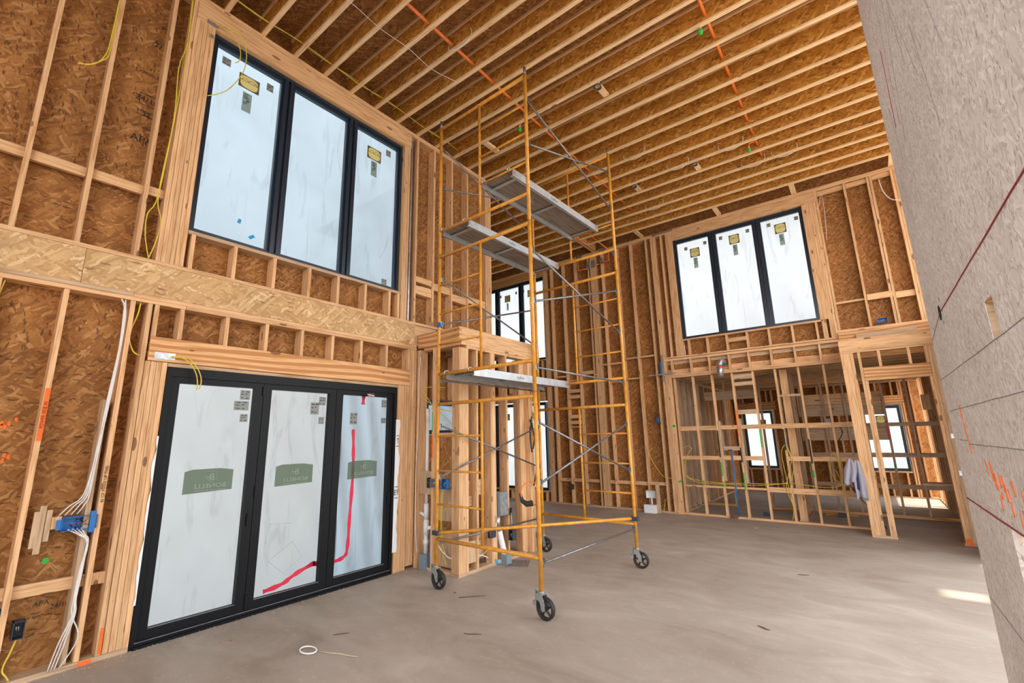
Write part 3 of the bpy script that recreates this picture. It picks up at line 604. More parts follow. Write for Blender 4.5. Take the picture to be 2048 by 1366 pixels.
for x, z0, z1, c in ((-2.188, 1.6, 2.16, 'orangepaint'), (-2.59, 1.2, 1.75, 'blackink'), (-2.185, 1.1, 1.4, 'blackink'), (-1.385, 1.35, 1.75, 'blackink'), (-.985, 1.1, 1.55, 'blackink'), (-2.59, .82, 1.1, 'green'), (-2.185, .55, .9, 'green'), (-1.79, 1.4, 1.75, 'green'), (-.985, .85, .98, 'green'), (-2.99, .62, .72, 'green'), (-2.59, .6, .7, 'green')):
    box('spray_mark', x+.002, x+.026, 10.5825, 10.5845, z0, z1, c, WM)
for x, z in ((-3.46, 1.87), (-3.44, .68)): blob('spray_mark', (x, YF-.006, z), .045, .025, 'green', WM, 'y')
# the bay that stands forward at the right
WB = empty('wall_bay', (.3, 9.93, 0), 'projecting framed doorway with a solid header at the far right', kind='structure')
YB = 9.90
def bb(name, x0, x1, z0, z1, mat='stud', y0=YB, y1=YB+.14): return box(name, x0, x1, y0, y1, z0, z1, mat, WB)
bb('post', -.245, -.115, .038, 3.01); bb('stud', -.112, -.07, .038, 3.01); bb('stud', -.01, .028, .038, 3.01); bb('jack_stud', .03, .07, .038, 2.515)
bb('bottom_plate', -.245, .075, 0, .037, 'rough'); bb('bottom_plate', .83, 1.1, 0, .037, 'rough')
bb('header', .032, .882, 2.52, 2.742, 'header', YB+.0, YB+.09); bb('jack_stud', .845, .883, .038, 2.518); bb('stud', .885, .923, .038, 3.01); bb('stud', .926, 1.02, .038, 3.01, 'rough', YB+.01, YB+.15)
for x in (.255, .635, .845): bb('cripple_stud', x, x+T, 2.744, 3.01, 'stud', YB, YB+.09)
bb('top_plate', -.25, 1.2, 3.012, 3.048); bb('top_plate', -.25, 1.2, 3.05, 3.086, 'stud', YB-.003); bb('beam', -.25, 1.2, 3.088, 3.225, 'stud', YB-.002, YB+.04)
bb('ledge_board', -.25, 1.2, 3.226, 3.26, 'stud', YB, YF)
box('spray_mark', .85, .92, YB-.003, YB-.001, .01, .10, 'orangepaint', WB)
for z in (1.55, 1.0): box('nail_plate', .935, 1.03, YB-.004, YB+.002, z, z+.07, 'galv', WB)

# ================================================================ rear room
WR = empty('wall_rear_room', (-1.2, 12.3, 0), 'stud partition with wide backing boards inside the rear room', kind='structure')
def rr(name, x0, x1, y0, y1, z0, z1, mat='rough'): return box(name, x0, x1, y0, y1, z0, z1, mat, WR)
for x in (-3.40, -3.0, -2.77, -2.0, -1.58, -1.19, -.79, -.40, .0, .245, .63): rr('stud', x, x+T, 12.30, 12.39, .038, 2.95)
rr('bottom_plate', -3.4, -2.73, 12.28, 12.39, 0, .06, 'header'); rr('bottom_plate', -2.0, 1.05, 12.28, 12.39, 0, .06, 'header'); rr('top_plate', -3.4, 1.05, 12.29, 12.39, 2.95, 2.99)
rr('header', -3.2, -2.0, 12.28, 12.37, 2.50, 2.71)
xs = (-1.19, -.79, -.40, .0, .245, .63, 1.05)
for i in range(6):
    for z0, z1 in ((1.765, 1.845), (1.16, 1.245), (.55, .635)): rr('blocking', xs[i]+.04, xs[i+1]-.002, 12.30, 12.34, z0+random.uniform(-.01, .01), z1)
for z0, z1 in ((2.27, 2.50), (2.02, 2.26), (1.50, 1.78)): rr('backing_board', -1.25, .26, 12.40, 12.44, z0, z1, 'rough' if z0 < 2.2 else 'stud')
for x in (.245, .0, -1.19): box('spray_mark', x+.003, x+.03, 12.297, 12.299, .95, 1.02, 'green', WR)
box('spray_mark', .247, .275, 12.297, 12.299, 1.5, 1.9, 'redtape', WR)
# laminated column inside
for i in range(3): rr('post_ply', -1.33+i*.045, -1.287+i*.045, 10.86, 11.0, 0, 2.95, 'stud')
for y in (11.15, 11.45, 11.8, 12.1): rr('stud', -1.33, -1.24, y, y+T, .04, 2.95)
rr('bottom_plate', -1.34, -1.2, 10.84, 12.28, 0, .04); rr('post_ply', -1.35, -1.335, 11.0, 11.45, .04, 2.95, 'stud')
rr('metal_strap', -1.36, -1.17, 10.845, 10.85, 1.15, 1.22, 'galv')
WS = empty('wall_rear_left', (-3.5, 13.2, 0), 'left side wall of the rear room with close-set studs', kind='structure')
for i in range(13): box('stud', -3.58, -3.44, 10.72+i*.405, 10.758+i*.405, .038, 2.95, 'rough' if i < 7 else 'stud', WS)
box('bottom_plate', -3.58, -3.44, 10.68, 15.9, 0, .037, 'rough', WS); box('top_plate', -3.58, -3.44, 10.68, 15.9, 2.95, 3.0, 'rough', WS)
for a, b in ((10.68, 13.3), (13.304, 15.93)): box('sheathing_panel', -3.595, -3.582, a, b, 0, 3.2, 'osb', WS)
for i in range(4): box('blocking', -3.56, -3.52, 10.76+i*.405, 11.12+i*.405, .55, .64, 'rough', WS)
WT = empty('wall_rear_right', (1.1, 13.2, 0), 'right side wall of the rear room with doubled studs', kind='structure')
for i in range(13):
    y = 10.72+i*.405; box('stud', 1.06, 1.20, y, y+T, .038, 2.95, 'stud' if i > 4 else 'rough', WT)
    if 5 < i < 10: box('stud', 1.06, 1.20, y+.04, y+.078, .038, 2.95, 'stud', WT); box('stud', 1.05, 1.20, y+.2, y+.238, .038, 2.95, 'header', WT)
box('bottom_plate', 1.06, 1.2, 10.1, 15.9, 0, .037, 'rough', WT); box('top_plate', 1.06, 1.2, 10.1, 15.9, 2.95, 3.0, 'rough', WT)
for a, b in ((10.1, 12.3), (12.3, 14.2)): box('sheathing_panel', 1.2, 1.212, a, b, 0, 3.2, 'osb', WT)  # unseen sheathing, stopped short to set how much sun enters
WE = empty('wall_back', (-1.2, 15.9, 0), 'back wall of the rear room with two narrow windows', kind='structure')
for x in (-3.4, -3.14, -2.27, -1.9, -1.5, -1.1, -.7, -.36, -.21, .67, .72, .9): box('stud', x, x+T, 15.9, 16.04, .038, 2.95, 'stud', WE)
for x0, x1 in ((-3.1, -2.28), (-.17, .66)):
    box('header', x0-.1, x1+.1, 15.9, 15.99, 2.37, 2.60, 'header', WE); box('sill_plate', x0, x1, 15.9, 16.04, .62, .656, 'stud', WE)
    for q in range(3): box('cripple_stud', x0+.04+q*.33, x0+.078+q*.33, 15.9, 16.04, .038, .618, 'stud', WE); box('cripple_stud', x0+.04+q*.33, x0+.078+q*.33, 15.9, 15.99, 2.602, 2.95, 'stud', WE)
box('bottom_plate', -3.44, 1.06, 15.9, 16.04, 0, .037, 'rough', WE); box('top_plate', -3.44, 1.06, 15.9, 16.04, 2.95, 3.0, 'rough', WE)
for x0, x1, z0, z1 in ((-3.6, -3.1, 0, 3.2), (-2.28, -.17, 0, 3.2), (.66, 1.2, 0, 3.2), (-3.1, -2.28, 0, .65), (-3.1, -2.28, 2.36, 3.2), (-.17, .66, 0, .65), (-.17, .66, 2.36, 3.2)): box('sheathing_panel', x0, x1, 16.04, 16.052, z0, z1, 'osb', WE)
CR = empty('ceiling_rear_room', (-1.2, 13.2, 3.0), 'low joist ceiling of the rear room', kind='structure')
for i in range(26): box('ceiling_joist', -3.58, 1.2, 10.70+i*.203, 10.738+i*.203, 3.01, 3.20, 'stud' if i % 2 else 'flange', CR)
box('deck_panel', -3.6, 1.2, 10.7, 16.05, 3.204, 3.22, 'osb', CR)

# ================================================================ nook walls out to the left, unseen walls added to shape the light
WN = empty('wall_nook', (-7.6, 6.2, 0), 'sheathed wall that closes the nook to the left', kind='structure')
for a, b in ((-10.2, -7.7), (-7.697, -5.24)): box('sheathing_panel', a, b, 6.165, 6.177, 0, 6.9, 'osb', WN)
box('sheathing_panel', -10.212, -10.2, 6.16, 8.4, 0, 6.9, 'osb', WN); box('sheathing_panel', -10.212, -10.2, 8.404, 10.68, 0, 6.9, 'osb', WN)
for i in range(10): box('stud', -10.2, -10.06, 6.2+i*.44, 6.238+i*.44, 0, 6.43, 'stud', WN)
WH = empty('wall_light_block', (-4.0, -2.3, 0), 'unseen wall added behind the viewpoint to keep light off the left side', kind='structure')  # added out of view to block light from the near left wall
for a, b in ((-5.25, -4.0), (-4.0, -2.78)):
    for z0, z1 in ((0, 2.44), (2.44, 4.88), (4.88, 6.83)): box('sheathing_panel', a, b, -2.32, -2.308, z0, z1, 'osb', WH)
for i in range(7): box('stud', -5.1+.39*i, -5.1+.39*i+T, -2.305, -2.165, .038, 6.43, 'stud', WH)
WO = empty('wall_added_right', (2.86, 6.7, 0), 'added posts, beam and low panels along the unseen right side, left open for light', kind='structure')
for a, b in ((8.7, 9.7), (9.7, 10.68)): box('sheathing_panel', 1.21, 1.222, a, b, 0, 3.5, 'osb', WO)  # low panels added out of view to shade the bay
for y in (3.0, 5.4, 7.8, 10.3): box('post', 2.80, 2.92, y, y+.12, 0, 6.35, 'stud', WO)
box('beam', 2.80, 2.92, 2.9, 10.5, 6.35, 6.51, 'header', WO)

# ================================================================ ceiling
CE = empty('ceiling', (-2.5, 4.5, 6.51), 'open ceiling of long wooden joists under sheathing panels', kind='structure')
PITCHJ = .4092; yj = 1.463-7*PITCHJ; k = 0
while yj < 10.08:
    x0 = -5.22 if yj < 6.1 else -10.2
    x1 = 3.0 if yj < 10.3 else 1.06
    if yj > 9.4 and x0 < -6:
        parts = [(-10.2, -5.2), (-5.08, x1)]
    else: parts = [(x0, x1)]
    for a, b in parts:
        j = box('joist', a, b, yj-.027, yj+.020, 6.512, 6.542, 'flange', CE)
        box('web', a, b, yj-.009, yj+.001, 6.5425, 6.795, 'web', j)
        box('top_flange', a, b, yj-.027, yj+.020, 6.7955, 6.832, 'flange', j)
    if k % 2 == 0 and yj > 2: text('stamp', 'NORDIC', (-3.9+(k*1.37) % 3.6, yj-.0095, 6.66), .07, 'blackink', CE)
    yj += PITCHJ; k += 1
yy = -1.9
while yy < 10.6:
    for x0, x1 in ((-10.25, -7.65), (-7.646, -5.26), (-5.256, -2.76), (-2.756, -.32), (-.316, 3.0)):
        if x1 < -5.1 and yy < 5.0: continue
        if x1 > 2.9 and yy < 7 < yy+1.2:                     # unseen roof edge and its added notch shape the sun patch on the floor
            for a in ((x0, 2.56, yy, yy+1.216), (2.56, 3.0, yy, 6.85), (2.56, 3.0, 7.14, yy+1.216)): box('deck_panel', *a, 6.836, 6.848, 'osb', CE)
        else: box('deck_panel', x0, x1, yy, yy+1.216, 6.836, 6.848, 'osb', CE)
    yy += 1.22
box('rim_board', -10.2, 3.0, 10.64, 10.668, 6.512, 6.835, 'osb', CE); box('rim_board', -10.215, -10.201, 6.16, 10.66, 6.512, 6.835, 'osb', CE)
box('beam', -5.20, -5.085, 9.40, 10.53, 6.512, 6.80, 'header', CE); box('rim_board', -5.235, -5.222, -1.9, 6.16, 6.512, 6.83, 'osb', CE)
for x in (-3.85, -2.05, -.60, .95): box('lookout_block', x, x+.09, 10.10, 10.53, 6.512, 6.55, 'flange', CE)
for x, y in ((-2.335, 5.146), (-2.99, 8.01), (-1.84, 8.01), (-4.38, 5.146), (-1.45, 9.24)):
    pass
# light housings nailed between joists
def can(x, y, n):
    j = round((y-1.463)/PITCHJ); ya = 1.463+j*PITCHJ+.028; yb = ya+PITCHJ-.064
    t = empty('light_housing', (x, (ya+yb)/2, 6.55), ('round metal light housing between joists above the scaffold', 'round metal light housing left of the pair near the far window', 'round metal light housing right of the pair near the far window')[n], 'light', 'light housings in the ceiling')
    box('mounting_board', x-.05, x+.04, ya+.001, yb-.001, 6.54, 6.56, 'flange', t)
    c = (x-.01, ya+.07, 6.53); V, F = tube_geo([(c[0], c[1], 6.50), (c[0], c[1], 6.60)], .055, 18, caps=False); mesh_obj('collar', V, F, 'steel', t, True)
    cyl('reflector', (c[0], c[1], 6.558), .05, .004, 'z', 'alu', t)
can(-2.33, 5.2, 0); can(-2.99, 8.1, 1); can(-1.83, 8.1, 2)
t = box('spacer_block', -4.43, -4.34, 5.165, 5.51, 6.515, 6.553, 'flange', CE)

# ================================================================ right panel wall close to the camera
XR, YE = .27, 2.77
WG = empty('wall_right', (XR, YE, 0), 'panel wall coloured pale for window light, close on the right with chalk lines', kind='structure')
def panel(name, L, hole=None):
    V, F = boxes_geo(L)
    if hole:
        (hy, hz, hr, hs) = hole; n = 16; b = len(V)
        for k in range(n):
            a = 2*math.pi*(k+.5)/n; ca, sa = math.cos(a), math.sin(a); q = hs/max(abs(ca), abs(sa))
            V += [(XR, hy+ca*q, hz+sa*q), (XR, hy+ca*hr, hz+sa*hr), (XR+.018, hy+ca*hr, hz+sa*hr)]
        for k in range(n):
            a, c = b+3*k, b+3*((k+1) % n); F += [(a, a+1, c+1, c), (a+1, a+2, c+2, c+1)]
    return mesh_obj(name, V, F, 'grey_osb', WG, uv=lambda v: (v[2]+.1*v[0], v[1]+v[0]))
sy0, sy1, sz0, sz1 = 1.548, 1.635, 1.90, 1.994; hy, hz, hs = 2.38, 2.12, .05
A, B = XR, XR+.018
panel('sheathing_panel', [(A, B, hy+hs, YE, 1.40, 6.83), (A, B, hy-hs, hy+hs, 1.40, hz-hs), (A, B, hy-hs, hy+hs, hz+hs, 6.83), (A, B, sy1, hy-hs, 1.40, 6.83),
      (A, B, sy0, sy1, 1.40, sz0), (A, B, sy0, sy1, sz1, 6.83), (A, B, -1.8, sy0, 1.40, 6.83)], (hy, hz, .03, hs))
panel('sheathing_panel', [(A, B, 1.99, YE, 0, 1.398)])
for y in (YE-.04, YE-.08, 2.30, 1.95, 1.42, 1.0, .6, .2, -.2): box('stud', B+.001, B+.14, y-T, y, .038, 6.4, 'stud', WG)
box('bottom_plate', B+.001, B+.14, -1.8, YE, 0, .037, 'rough', WG); box('top_plate', B+.001, B+.14, -1.8, YE, 6.43, 6.51, 'stud', WG)
box('backing_board', B+.002, B+.04, .9, 1.985, .9, 1.52, 'header', WG)
V = [(B+.145, y, z) for z in (1.5, 2.4) for y in (1.2, 1.55, 1.9)]; mesh_obj('plastic_film', V, [(0, 1, 4, 3), (1, 2, 5, 4)], 'film_blue', WG)  # sheet added behind the slot to dim the bright sky there
box('backing_board', B+.0005, B+.03, hy-.05, hy+.05, hz-.06, hz+.06, 'darkbox', WG)  # dark board added to stand for the shade inside the round hole
V, F = tube_geo([(XR-.0008, hy, hz), (B+.0004, hy, hz)], .0294, 18, caps=False); mesh_obj('hole_shade_tube', V, F, 'rubber', WG, True)  # black tube paints the shaded inner wall of the hole
box('hole_jamb', XR+.001, XR+.10, sy1-.004, sy1-.0005, sz0+.001, sz1-.001, 'rough', WG); box('hole_jamb', XR+.001, XR+.10, sy0+.001, sy1-.005, sz1-.004, sz1-.0005, 'header', WG)
def chalk(name, y0, z0, y1, z1, mat, w=.0022):
    n = max(2, int(abs(y1-y0)*14+abs(z1-z0)*6)); P = [(XR-.0006, y0+(y1-y0)*i/n, z0+(z1-z0)*i/n+random.uniform(-.0008, .0008)) for i in range(n+1)]
    tube(name, P, w*.5, mat, WG, 4)
for a in ((2.765, 1.894, 1.0, 1.896), (2.70, 1.757, .9, 1.759), (2.37, 1.628, .9, 1.634), (2.6, 1.64, 2.4, 1.64), (2.75, 1.03, 1.9, 1.045)): chalk('chalk_line', *a, 'pencil')
chalk('red_chalk_line', 2.38, 2.12, .7, 2.112, 'red', .0045); chalk('red_chalk_line', 2.765, 1.401, 1.2, 1.409, 'red', .006); chalk('red_chalk_line', 2.765, 2.07, 2.4, 2.118, 'red', .002)
chalk('red_chalk_line', 2.36, 3.3, 2.41, 2.95, 'red', .003)
for a in ((2.1, 4.1, 2.3, 2.9), (1.9, 3.7, 2.25, 2.8), (2.25, 3.9, 1.75, 2.75), (1.85, 4.0, 1.4, 2.6), (2.05, 3.6, 1.9, 2.9), (2.5, 3.1, 2.42, 2.8), (1.7, 2.9, 1.62, 2.5)): chalk('pencil_scribble', *a, 'pencil', .0018)
for k in range(26):
    y = 2.12-.042*k*.6+random.uniform(-.03, .03); z = 1.55-.004*k+random.uniform(-.06, .04)
    chalk('spray_scrawl', y, z, y+random.uniform(-.02, .01), z-random.uniform(.02, .06), 'orangepaint', random.uniform(.002, .005))
for k in range(5): chalk('spray_scrawl', 2.42-.01*k, 1.77-.035*k, 2.41-.01*k, 1.735-.035*k, 'orangepaint', .004)

# ================================================================ scaffold tower
ST = empty('scaffold_tower', (-3.41, 5.04, 0), 'tall yellow rolling scaffold tower with three tiers and black casters', 'scaffold', rz=-.030)
BASE[ST] = Vector((0, 0, 0)); HW, HL = .748, 1.075
Z0 = (.23, 2.145, 4.085); Z1 = (2.135, 4.075, 6.02)
bars = ((.535, (.92, 1.305, 1.71), 2.10), (2.475, (2.86, 3.26, 3.65), 4.05), (4.42, (4.83, 5.215, 5.61), 5.995))
fr = bpy.data.objects
for ti in range(3):
    for sy in (-1, 1):
        y = sy*HL; side = -1 if (ti < 2 and sy < 0) else 1
        f = bpy.data.objects.new('end_frame', None); f.empty_display_size = .1; link(f, 'end_frame', ST, (0, y, Z0[ti]))
        for sx in (-1, 1):
            V, Fc = tube_geo([(sx*HW, y, Z0[ti]), (sx*HW, y, Z1[ti])], .0215, 12); o = mesh_obj('post_tube', V, Fc, 'yellow_steel', f, True)
            V, Fc = tube_geo([(sx*HW, y, Z1[ti]-.01), (sx*HW, y, Z1[ti]+(.10 if ti == 2 else .01))], .018, 10); mesh_obj('coupling_pin', V, Fc, 'steel', f, True)
            for bz in (Z0[ti]+.26 if ti else .49, Z0[ti]+1.0, Z0[ti]+1.60):
                V, Fc = boxes_geo([(sx*HW-.008, sx*HW+.008, y-sy*.02, y-sy*.052, bz-.028, bz+.03), (sx*HW-.018, sx*HW+.018, y-sy*.05, y-sy*.058, bz-.02, bz+.035), (sx*HW-.004, sx*HW+.004, y-sy*.056, y-sy*.064, bz-.05, bz)])
                mesh_obj('brace_lock', V, Fc, 'steel', f)
        zb, rs, zt = bars[ti]
        tube('top_rail', [(-HW, y, zt), (HW, y, zt)], .021, 'yellow_steel', f, 10); tube('bottom_rail', [(-HW, y, zb), (HW, y, zb)], .021, 'yellow_steel', f, 10)
        tube('ladder_tube', [(-.01, y, zb), (-.01, y, zt)], .0165, 'yellow_steel', f, 10)
        for q in rs: tube('rung', [(-.01, y, q), (side*HW, y, q)], .0125, 'yellow_steel', f, 8)
for sx in (-1, 1):
    for ti in range(3):
        b = Z0[ti]; x = sx*HW; lo, hi = b+1.0, b+1.60; yy2 = HL-.07
        for z0, z1, k in ((lo, hi, 0), (hi, lo, 1)):
            tube('cross_brace', [(x-sx*.012*k, -yy2, z0), (x-sx*.012*k, yy2, z1)], .0125, 'steel', ST, 8)
        hz0 = .48 if ti == 0 else b+.26
        if ti < 2: tube('side_brace', [(x, -yy2-.03, hz0), (x, yy2+.03, hz0)], .0125, 'steel', ST, 8)
tube('diagonal_brace', [(-HW+.03, -HL, .60), (HW-.03, HL, .60)], .020, 'yellow_steel', ST, 10)
for sx, sy in ((-1, -1), (1, 1)): boxes('brace_clamp', [(sx*HW-.05, sx*HW+.05, sy*HL-.03, sy*HL+.03, .575, .625)], 'darkbox', ST)
for sx, sy, an in ((-1, -1, .05), (1, -1, -.03), (1, 1, .10), (-1, 1, .0)):
    c = bpy.data.objects.new('caster', None); link(c, 'caster', ST, (sx*HW, sy*HL, .10)); c.rotation_euler = (0, 0, an); BASE[c] = Vector((0, 0, .10))
    wx, wz, R = .045, .100, .100
    V, Fc = [], []; n = 30; prof = [(-.022, .078), (-.024, .094), (-.016, .1), (.016, .1), (.024, .094), (.022, .078)]
    for k in range(n):
        a = 2*math.pi*k/n
        for (yy2, rr2) in prof: V.append((wx+rr2*math.cos(a), yy2, wz+rr2*math.sin(a)))
    m = len(prof)
    for k in range(n):
        for q in range(m): F0 = (k*m+q, ((k+1) % n)*m+q, ((k+1) % n)*m+(q+1) % m, k*m+(q+1) % m); Fc.append(F0)
    wh = mesh_obj('wheel', V, Fc, 'rubber', c, True)
    V, Fc = [], []
    for k in range(5):
        a = 2*math.pi*k/5+.4; tube_geo([(wx, 0, wz), (wx+.082*math.cos(a), 0, wz+.082*math.sin(a))], [.013, .009], 6, V, Fc)
    tube_geo([(wx, -.03, wz), (wx, .03, wz)], .022, 12, V, Fc); mesh_obj('spoke', V, Fc, 'rubber', wh)
    V = []; Fc = []
    for s in (-1, 1):
        b = len(V); yo = s*.036
        pr_ = [(-.035, .222), (.03, .222), (.062, .15), (.062, .085), (.03, .085), (.0, .16), (-.035, .18)]
        for dy in (0, s*.004): V += [(px, yo+dy, pz) for px, pz in pr_]
        Fc += [tuple(range(b, b+7)), tuple(range(b+13, b+6, -1))]+[(b+k, b+(k+1) % 7, b+7+(k+1) % 7, b+7+k) for k in range(7)]
    bv, bf = boxes_geo([(-.04, .035, -.042, .042, .218, .226)]); Fc += [tuple(i+len(V) for i in f) for f in bf]; V += bv
    mesh_obj('fork', V, Fc, 'castgrey', c)
    cyl('swivel_collar', (0, 0, .232), .030, .02, 'z', 'castgrey', c, 14)
    boxes('brake_lever', [(-.065, -.05, -.02, .012, .13, .26), (-.085, -.045, -.03, .02, .115, .155), (-.05, .0, -.016, .016, .16, .172), (-.055, -.035, -.012, .012, .07, .12)], 'galv', c)
# decks hooked over the rungs
def deck(z, xl, xr, label):
    r = empty('scaffold_plank', (0, 0, 0), label, 'plank', 'aluminium decks on the scaffold tower'); BASE[r] = Vector((0, 0, 0))
    r.location = ST.location + Matrix.Rotation(-.030, 3, 'Z') @ Vector(((xl+xr)/2, 0, z)); r.rotation_euler = (0, 0, -.030)
    w2 = (xr-xl)/2; L = HL-.03
    for s in (-1, 1):
        boxes('side_rail', [(s*w2-.006, s*w2+.006, -L, L, -.068, .03), (s*w2-s*.03, s*w2, -L, L, -.068, -.060), (s*w2-s*.03, s*w2, -L, L, .024, .030)], 'alu', r)
        for e in (-1, 1):
            P = [(s*(w2-.03), e*(L-.02), -.005), (s*(w2-.03), e*(L+.01), .03), (s*(w2-.03), e*(L+.035), .032), (s*(w2-.03), e*(L+.062), .018), (s*(w2-.03), e*(L+.066), -.014)]
            tube('hook', P, .010, 'galv', r, 8)
    box('deck_board', -w2+.007, w2-.007, -L+.01, L-.01, .012, .024, 'ply', r, grain=1)
    for y in (-L+.16, .0, L-.03): boxes('cross_rib', [(-w2+.006, w2-.006, y-.025, y+.025, -.012, -.006), (-w2+.006, w2-.006, y-.004, y+.004, -.006, .011)], 'alu', r)
    text('lettering', 'Scaffold', (w2+.0065, -.15, -.02), .052, 'blackink', r, (math.pi/2, 0, math.pi/2))
    boxes('rivet_plate', [(w2+.006, w2+.009, -L, -L+.09, -.05, .02), (w2+.006, w2+.009, L-.09, L, -.05, .02)], 'galv', r)
    return r
deck(4.83, .03, .50, 'aluminium scaffold plank highest up on the tower'); deck(4.42, -.715, -.245, 'aluminium scaffold plank at mid height on the tower, left side'); deck(2.475, -.63, -.16, 'aluminium scaffold plank lowest on the tower')

# ================================================================ pipes under the ceiling
def pipe_run(x, y0, y1, label):
    t = empty('sprinkler_pipe', (x, y0, 6.62), label, 'pipe', 'orange pipes through the joists')
    tube('pipe', [(x, y0, 6.62), (x, y1, 6.62)], .021, 'orange', t, 10); return t
p1 = pipe_run(-3.50, -1.2, 9.3, 'orange plastic pipe through the joists above the scaffold'); p2 = pipe_run(-.85, -1.2, 9.0, 'orange plastic pipe through the joists at the right')
def drop(p, x, y, xp): 
    tube('branch_pipe', [(xp, y+.05, 6.62), (x, y+.05, 6.61), (x, y+.02, 6.57), (x, y, 6.50)], .015, 'orange', p, 8)
    t = empty('fire_sprinkler', (x, y, 6.44), 'green capped sprinkler head '+('above the scaffold top' if x < -3 else 'at the top right between near joists' if y < 6 else 'between the far joists'), 'sprinkler', 'green capped sprinkler heads')
    cyl('cap', (x, y, 6.45), .028, .05, 'z', 'green', t, 12); cyl('neck', (x, y, 6.485), .02, .025, 'z', 'clear', t, 10)
drop(p1, -3.68, 5.2, -3.50); drop(p2, -.93, 5.16, -.85); drop(p2, -.96, 8.18, -.85)
t = empty('pipe_loop', (-5.2, YF-.03, 6.1), 'orange pipe dropping through nail plates on the far wall', 'pipe')
for P in ([(-5.62, YF+.03, 6.55), (-5.62, YF-.02, 6.4), (-5.62, YF-.02, 6.08), (-5.38, YF-.02, 6.08)], [(-5.28, YF+.03, 6.14), (-5.02, YF+.03, 6.14)], [(-4.92, YF-.02, 6.14), (-4.72, YF-.02, 6.14), (-4.72, YF-.02, 6.45), (-4.85, 9.9, 6.62), (-5.0, 9.2, 6.62)]):
    tube('pipe', P, .018, 'orange', t, 8)
# thin cables through the joists
def cable(name, P, r, mat, label, cat='cable', group=None, parent=None):
    o = tube(name, smooth(P, 5), r, mat, parent, 5)
    if parent is None: tag(o, label, cat, group)
    return o
XJ = -4.95
cable('ceiling_cable', [(XJ, .9+.42*i, 6.60+.02*(i % 2)) for i in range(11)], .005, 'yellow', 'yellow cable threaded along the joist ends above the tall window, upper strand')
cable('ceiling_cable', [(XJ+.06, .9+.44*i, 6.57-.02*(i % 3)) for i in range(10)], .005, 'yellow', 'yellow cable sagging along the joist ends above the tall window, lower strand')
cable('thin_wire', [(-3.95, 1.9, 6.508), (-3.9, 2.29, 6.507), (-3.92, 2.7, 6.507), (-3.88, 3.1, 6.505), (-3.9, 3.52, 6.507), (-3.8, 3.9, 6.508)], .003, 'white', 'thin white wire looping under the near joists')
P = [(-3.0+.11*math.cos(a), 3.55+.0*a, 6.55+.09*math.sin(a)) for a in [i*math.pi/8 for i in range(17)]]
snap = lambda y: 1.463+round((y-1.463)/PITCHJ)*PITCHJ-.013
for i, (x, y) in enumerate(((-3.35, 3.55), (-3.3, 7.0), (-2.1, 7.9), (-1.2, 7.9), (-2.6, 7.35), (-1.0, 8.7), (-3.0, 9.1), (-.5, 9.0))):
    P = [(x+.20*math.cos(a), snap(y)-.012*(1+math.sin(2*a)), 6.60+.13*math.sin(a)) for a in [math.pi*(.9+j*1.2/8) for j in range(9)]]
    cable('wire_loop', P, .006, 'white', ('white wire loop hanging beside the orange pipe near the scaffold top', 'white wire loop under a joist behind the scaffold', 'white wire loop hanging from joists left of the middle', 'white wire loop near the right orange pipe', 'white wire loop between the scaffold and the far window', 'white wire loop at the far right joists', 'white wire loop near the far wall at left', 'white wire end hanging at the last joists on the right')[i], 'wire', 'white wire loops in the ceiling')

# ================================================================ cables and boxes on the left wall
X1 = -5.10
cable('wall_cable', [(X1, .59, 6.40), (X1, .575, 5.91), (X1, .575, 5.55), (X1, .57, 5.27), (X1, .53, 5.17), (X1, .46, 5.08), (X1, .38, 5.03)], .005, 'yellow', 'yellow cable stapled down the upper stud and bent left, outer strand')
cable('wall_cable', [(X1, .60, 6.40), (X1, .57, 5.91), (X1, .565, 5.55), (X1, .555, 5.29), (X1, .51, 5.14), (X1, .44, 5.06), (X1, .385, 5.05)], .005, 'yellow', 'yellow cable stapled down the upper stud and bent left, inner strand')
cable('wall_cable', [(X1, 1.13, 6.44), (X1, 1.15, 5.64), (X1, 1.135, 4.97), (X1, 1.10, 4.05), (X1, 1.04, 3.82), (X1, 1.05, 3.6), (X1, 1.10, 3.39)], .005, 'yellow', 'yellow cable left of the tall window, left strand')
cable('wall_cable', [(X1, 1.14, 6.44), (X1, 1.145, 5.84), (X1, 1.105, 5.5), (X1, 1.13, 4.9), (X1, 1.10, 4.05), (X1, 1.15, 3.80), (X1, 1.14, 3.6), (X1, 1.10, 3.39)], .005, 'yellow', 'yellow cable left of the tall window, right strand')
cable('window_cable', [(-5.08, 1.37, 6.24), (-5.0, 1.45, 6.23), (-4.99, 1.54, 6.17), (-5.0, 1.61, 6.05), (-5.0, 1.62, 5.92), (-5.0, 1.58, 5.85)], .005, 'yellow', 'short yellow cable end hanging over the upper left window corner')
o = cable('window_cable', [(-5.08, 1.38, 6.25), (-5.0, 1.50, 6.25), (-4.98, 1.60, 6.20), (-4.99, 1.66, 6.10), (-5.0, 1.685, 5.96), (-5.0, 1.66, 5.76), (-5.0, 1.56, 5.51), (-5.0, 1.47, 5.38), (-5.0, 1.36, 5.28)], .005, 'yellow', 'long yellow and grey cable curling across the left window pane')
cable('door_cable', [(-5.08, 1.38, 2.475), (-5.04, 1.48, 2.47), (-5.03, 1.57, 2.37), (-5.03, 1.605, 2.27), (-5.03, 1.61, 2.18)], .005, 'yellow', 'yellow cable end hanging over the top left door corner, left strand')
cable('door_cable', [(-5.08, 1.39, 2.485), (-5.03, 1.51, 2.475), (-5.02, 1.60, 2.37), (-5.02, 1.635, 2.27), (-5.02, 1.625, 2.19)], .005, 'yellow', 'yellow cable end hanging over the top left door corner, right strand')
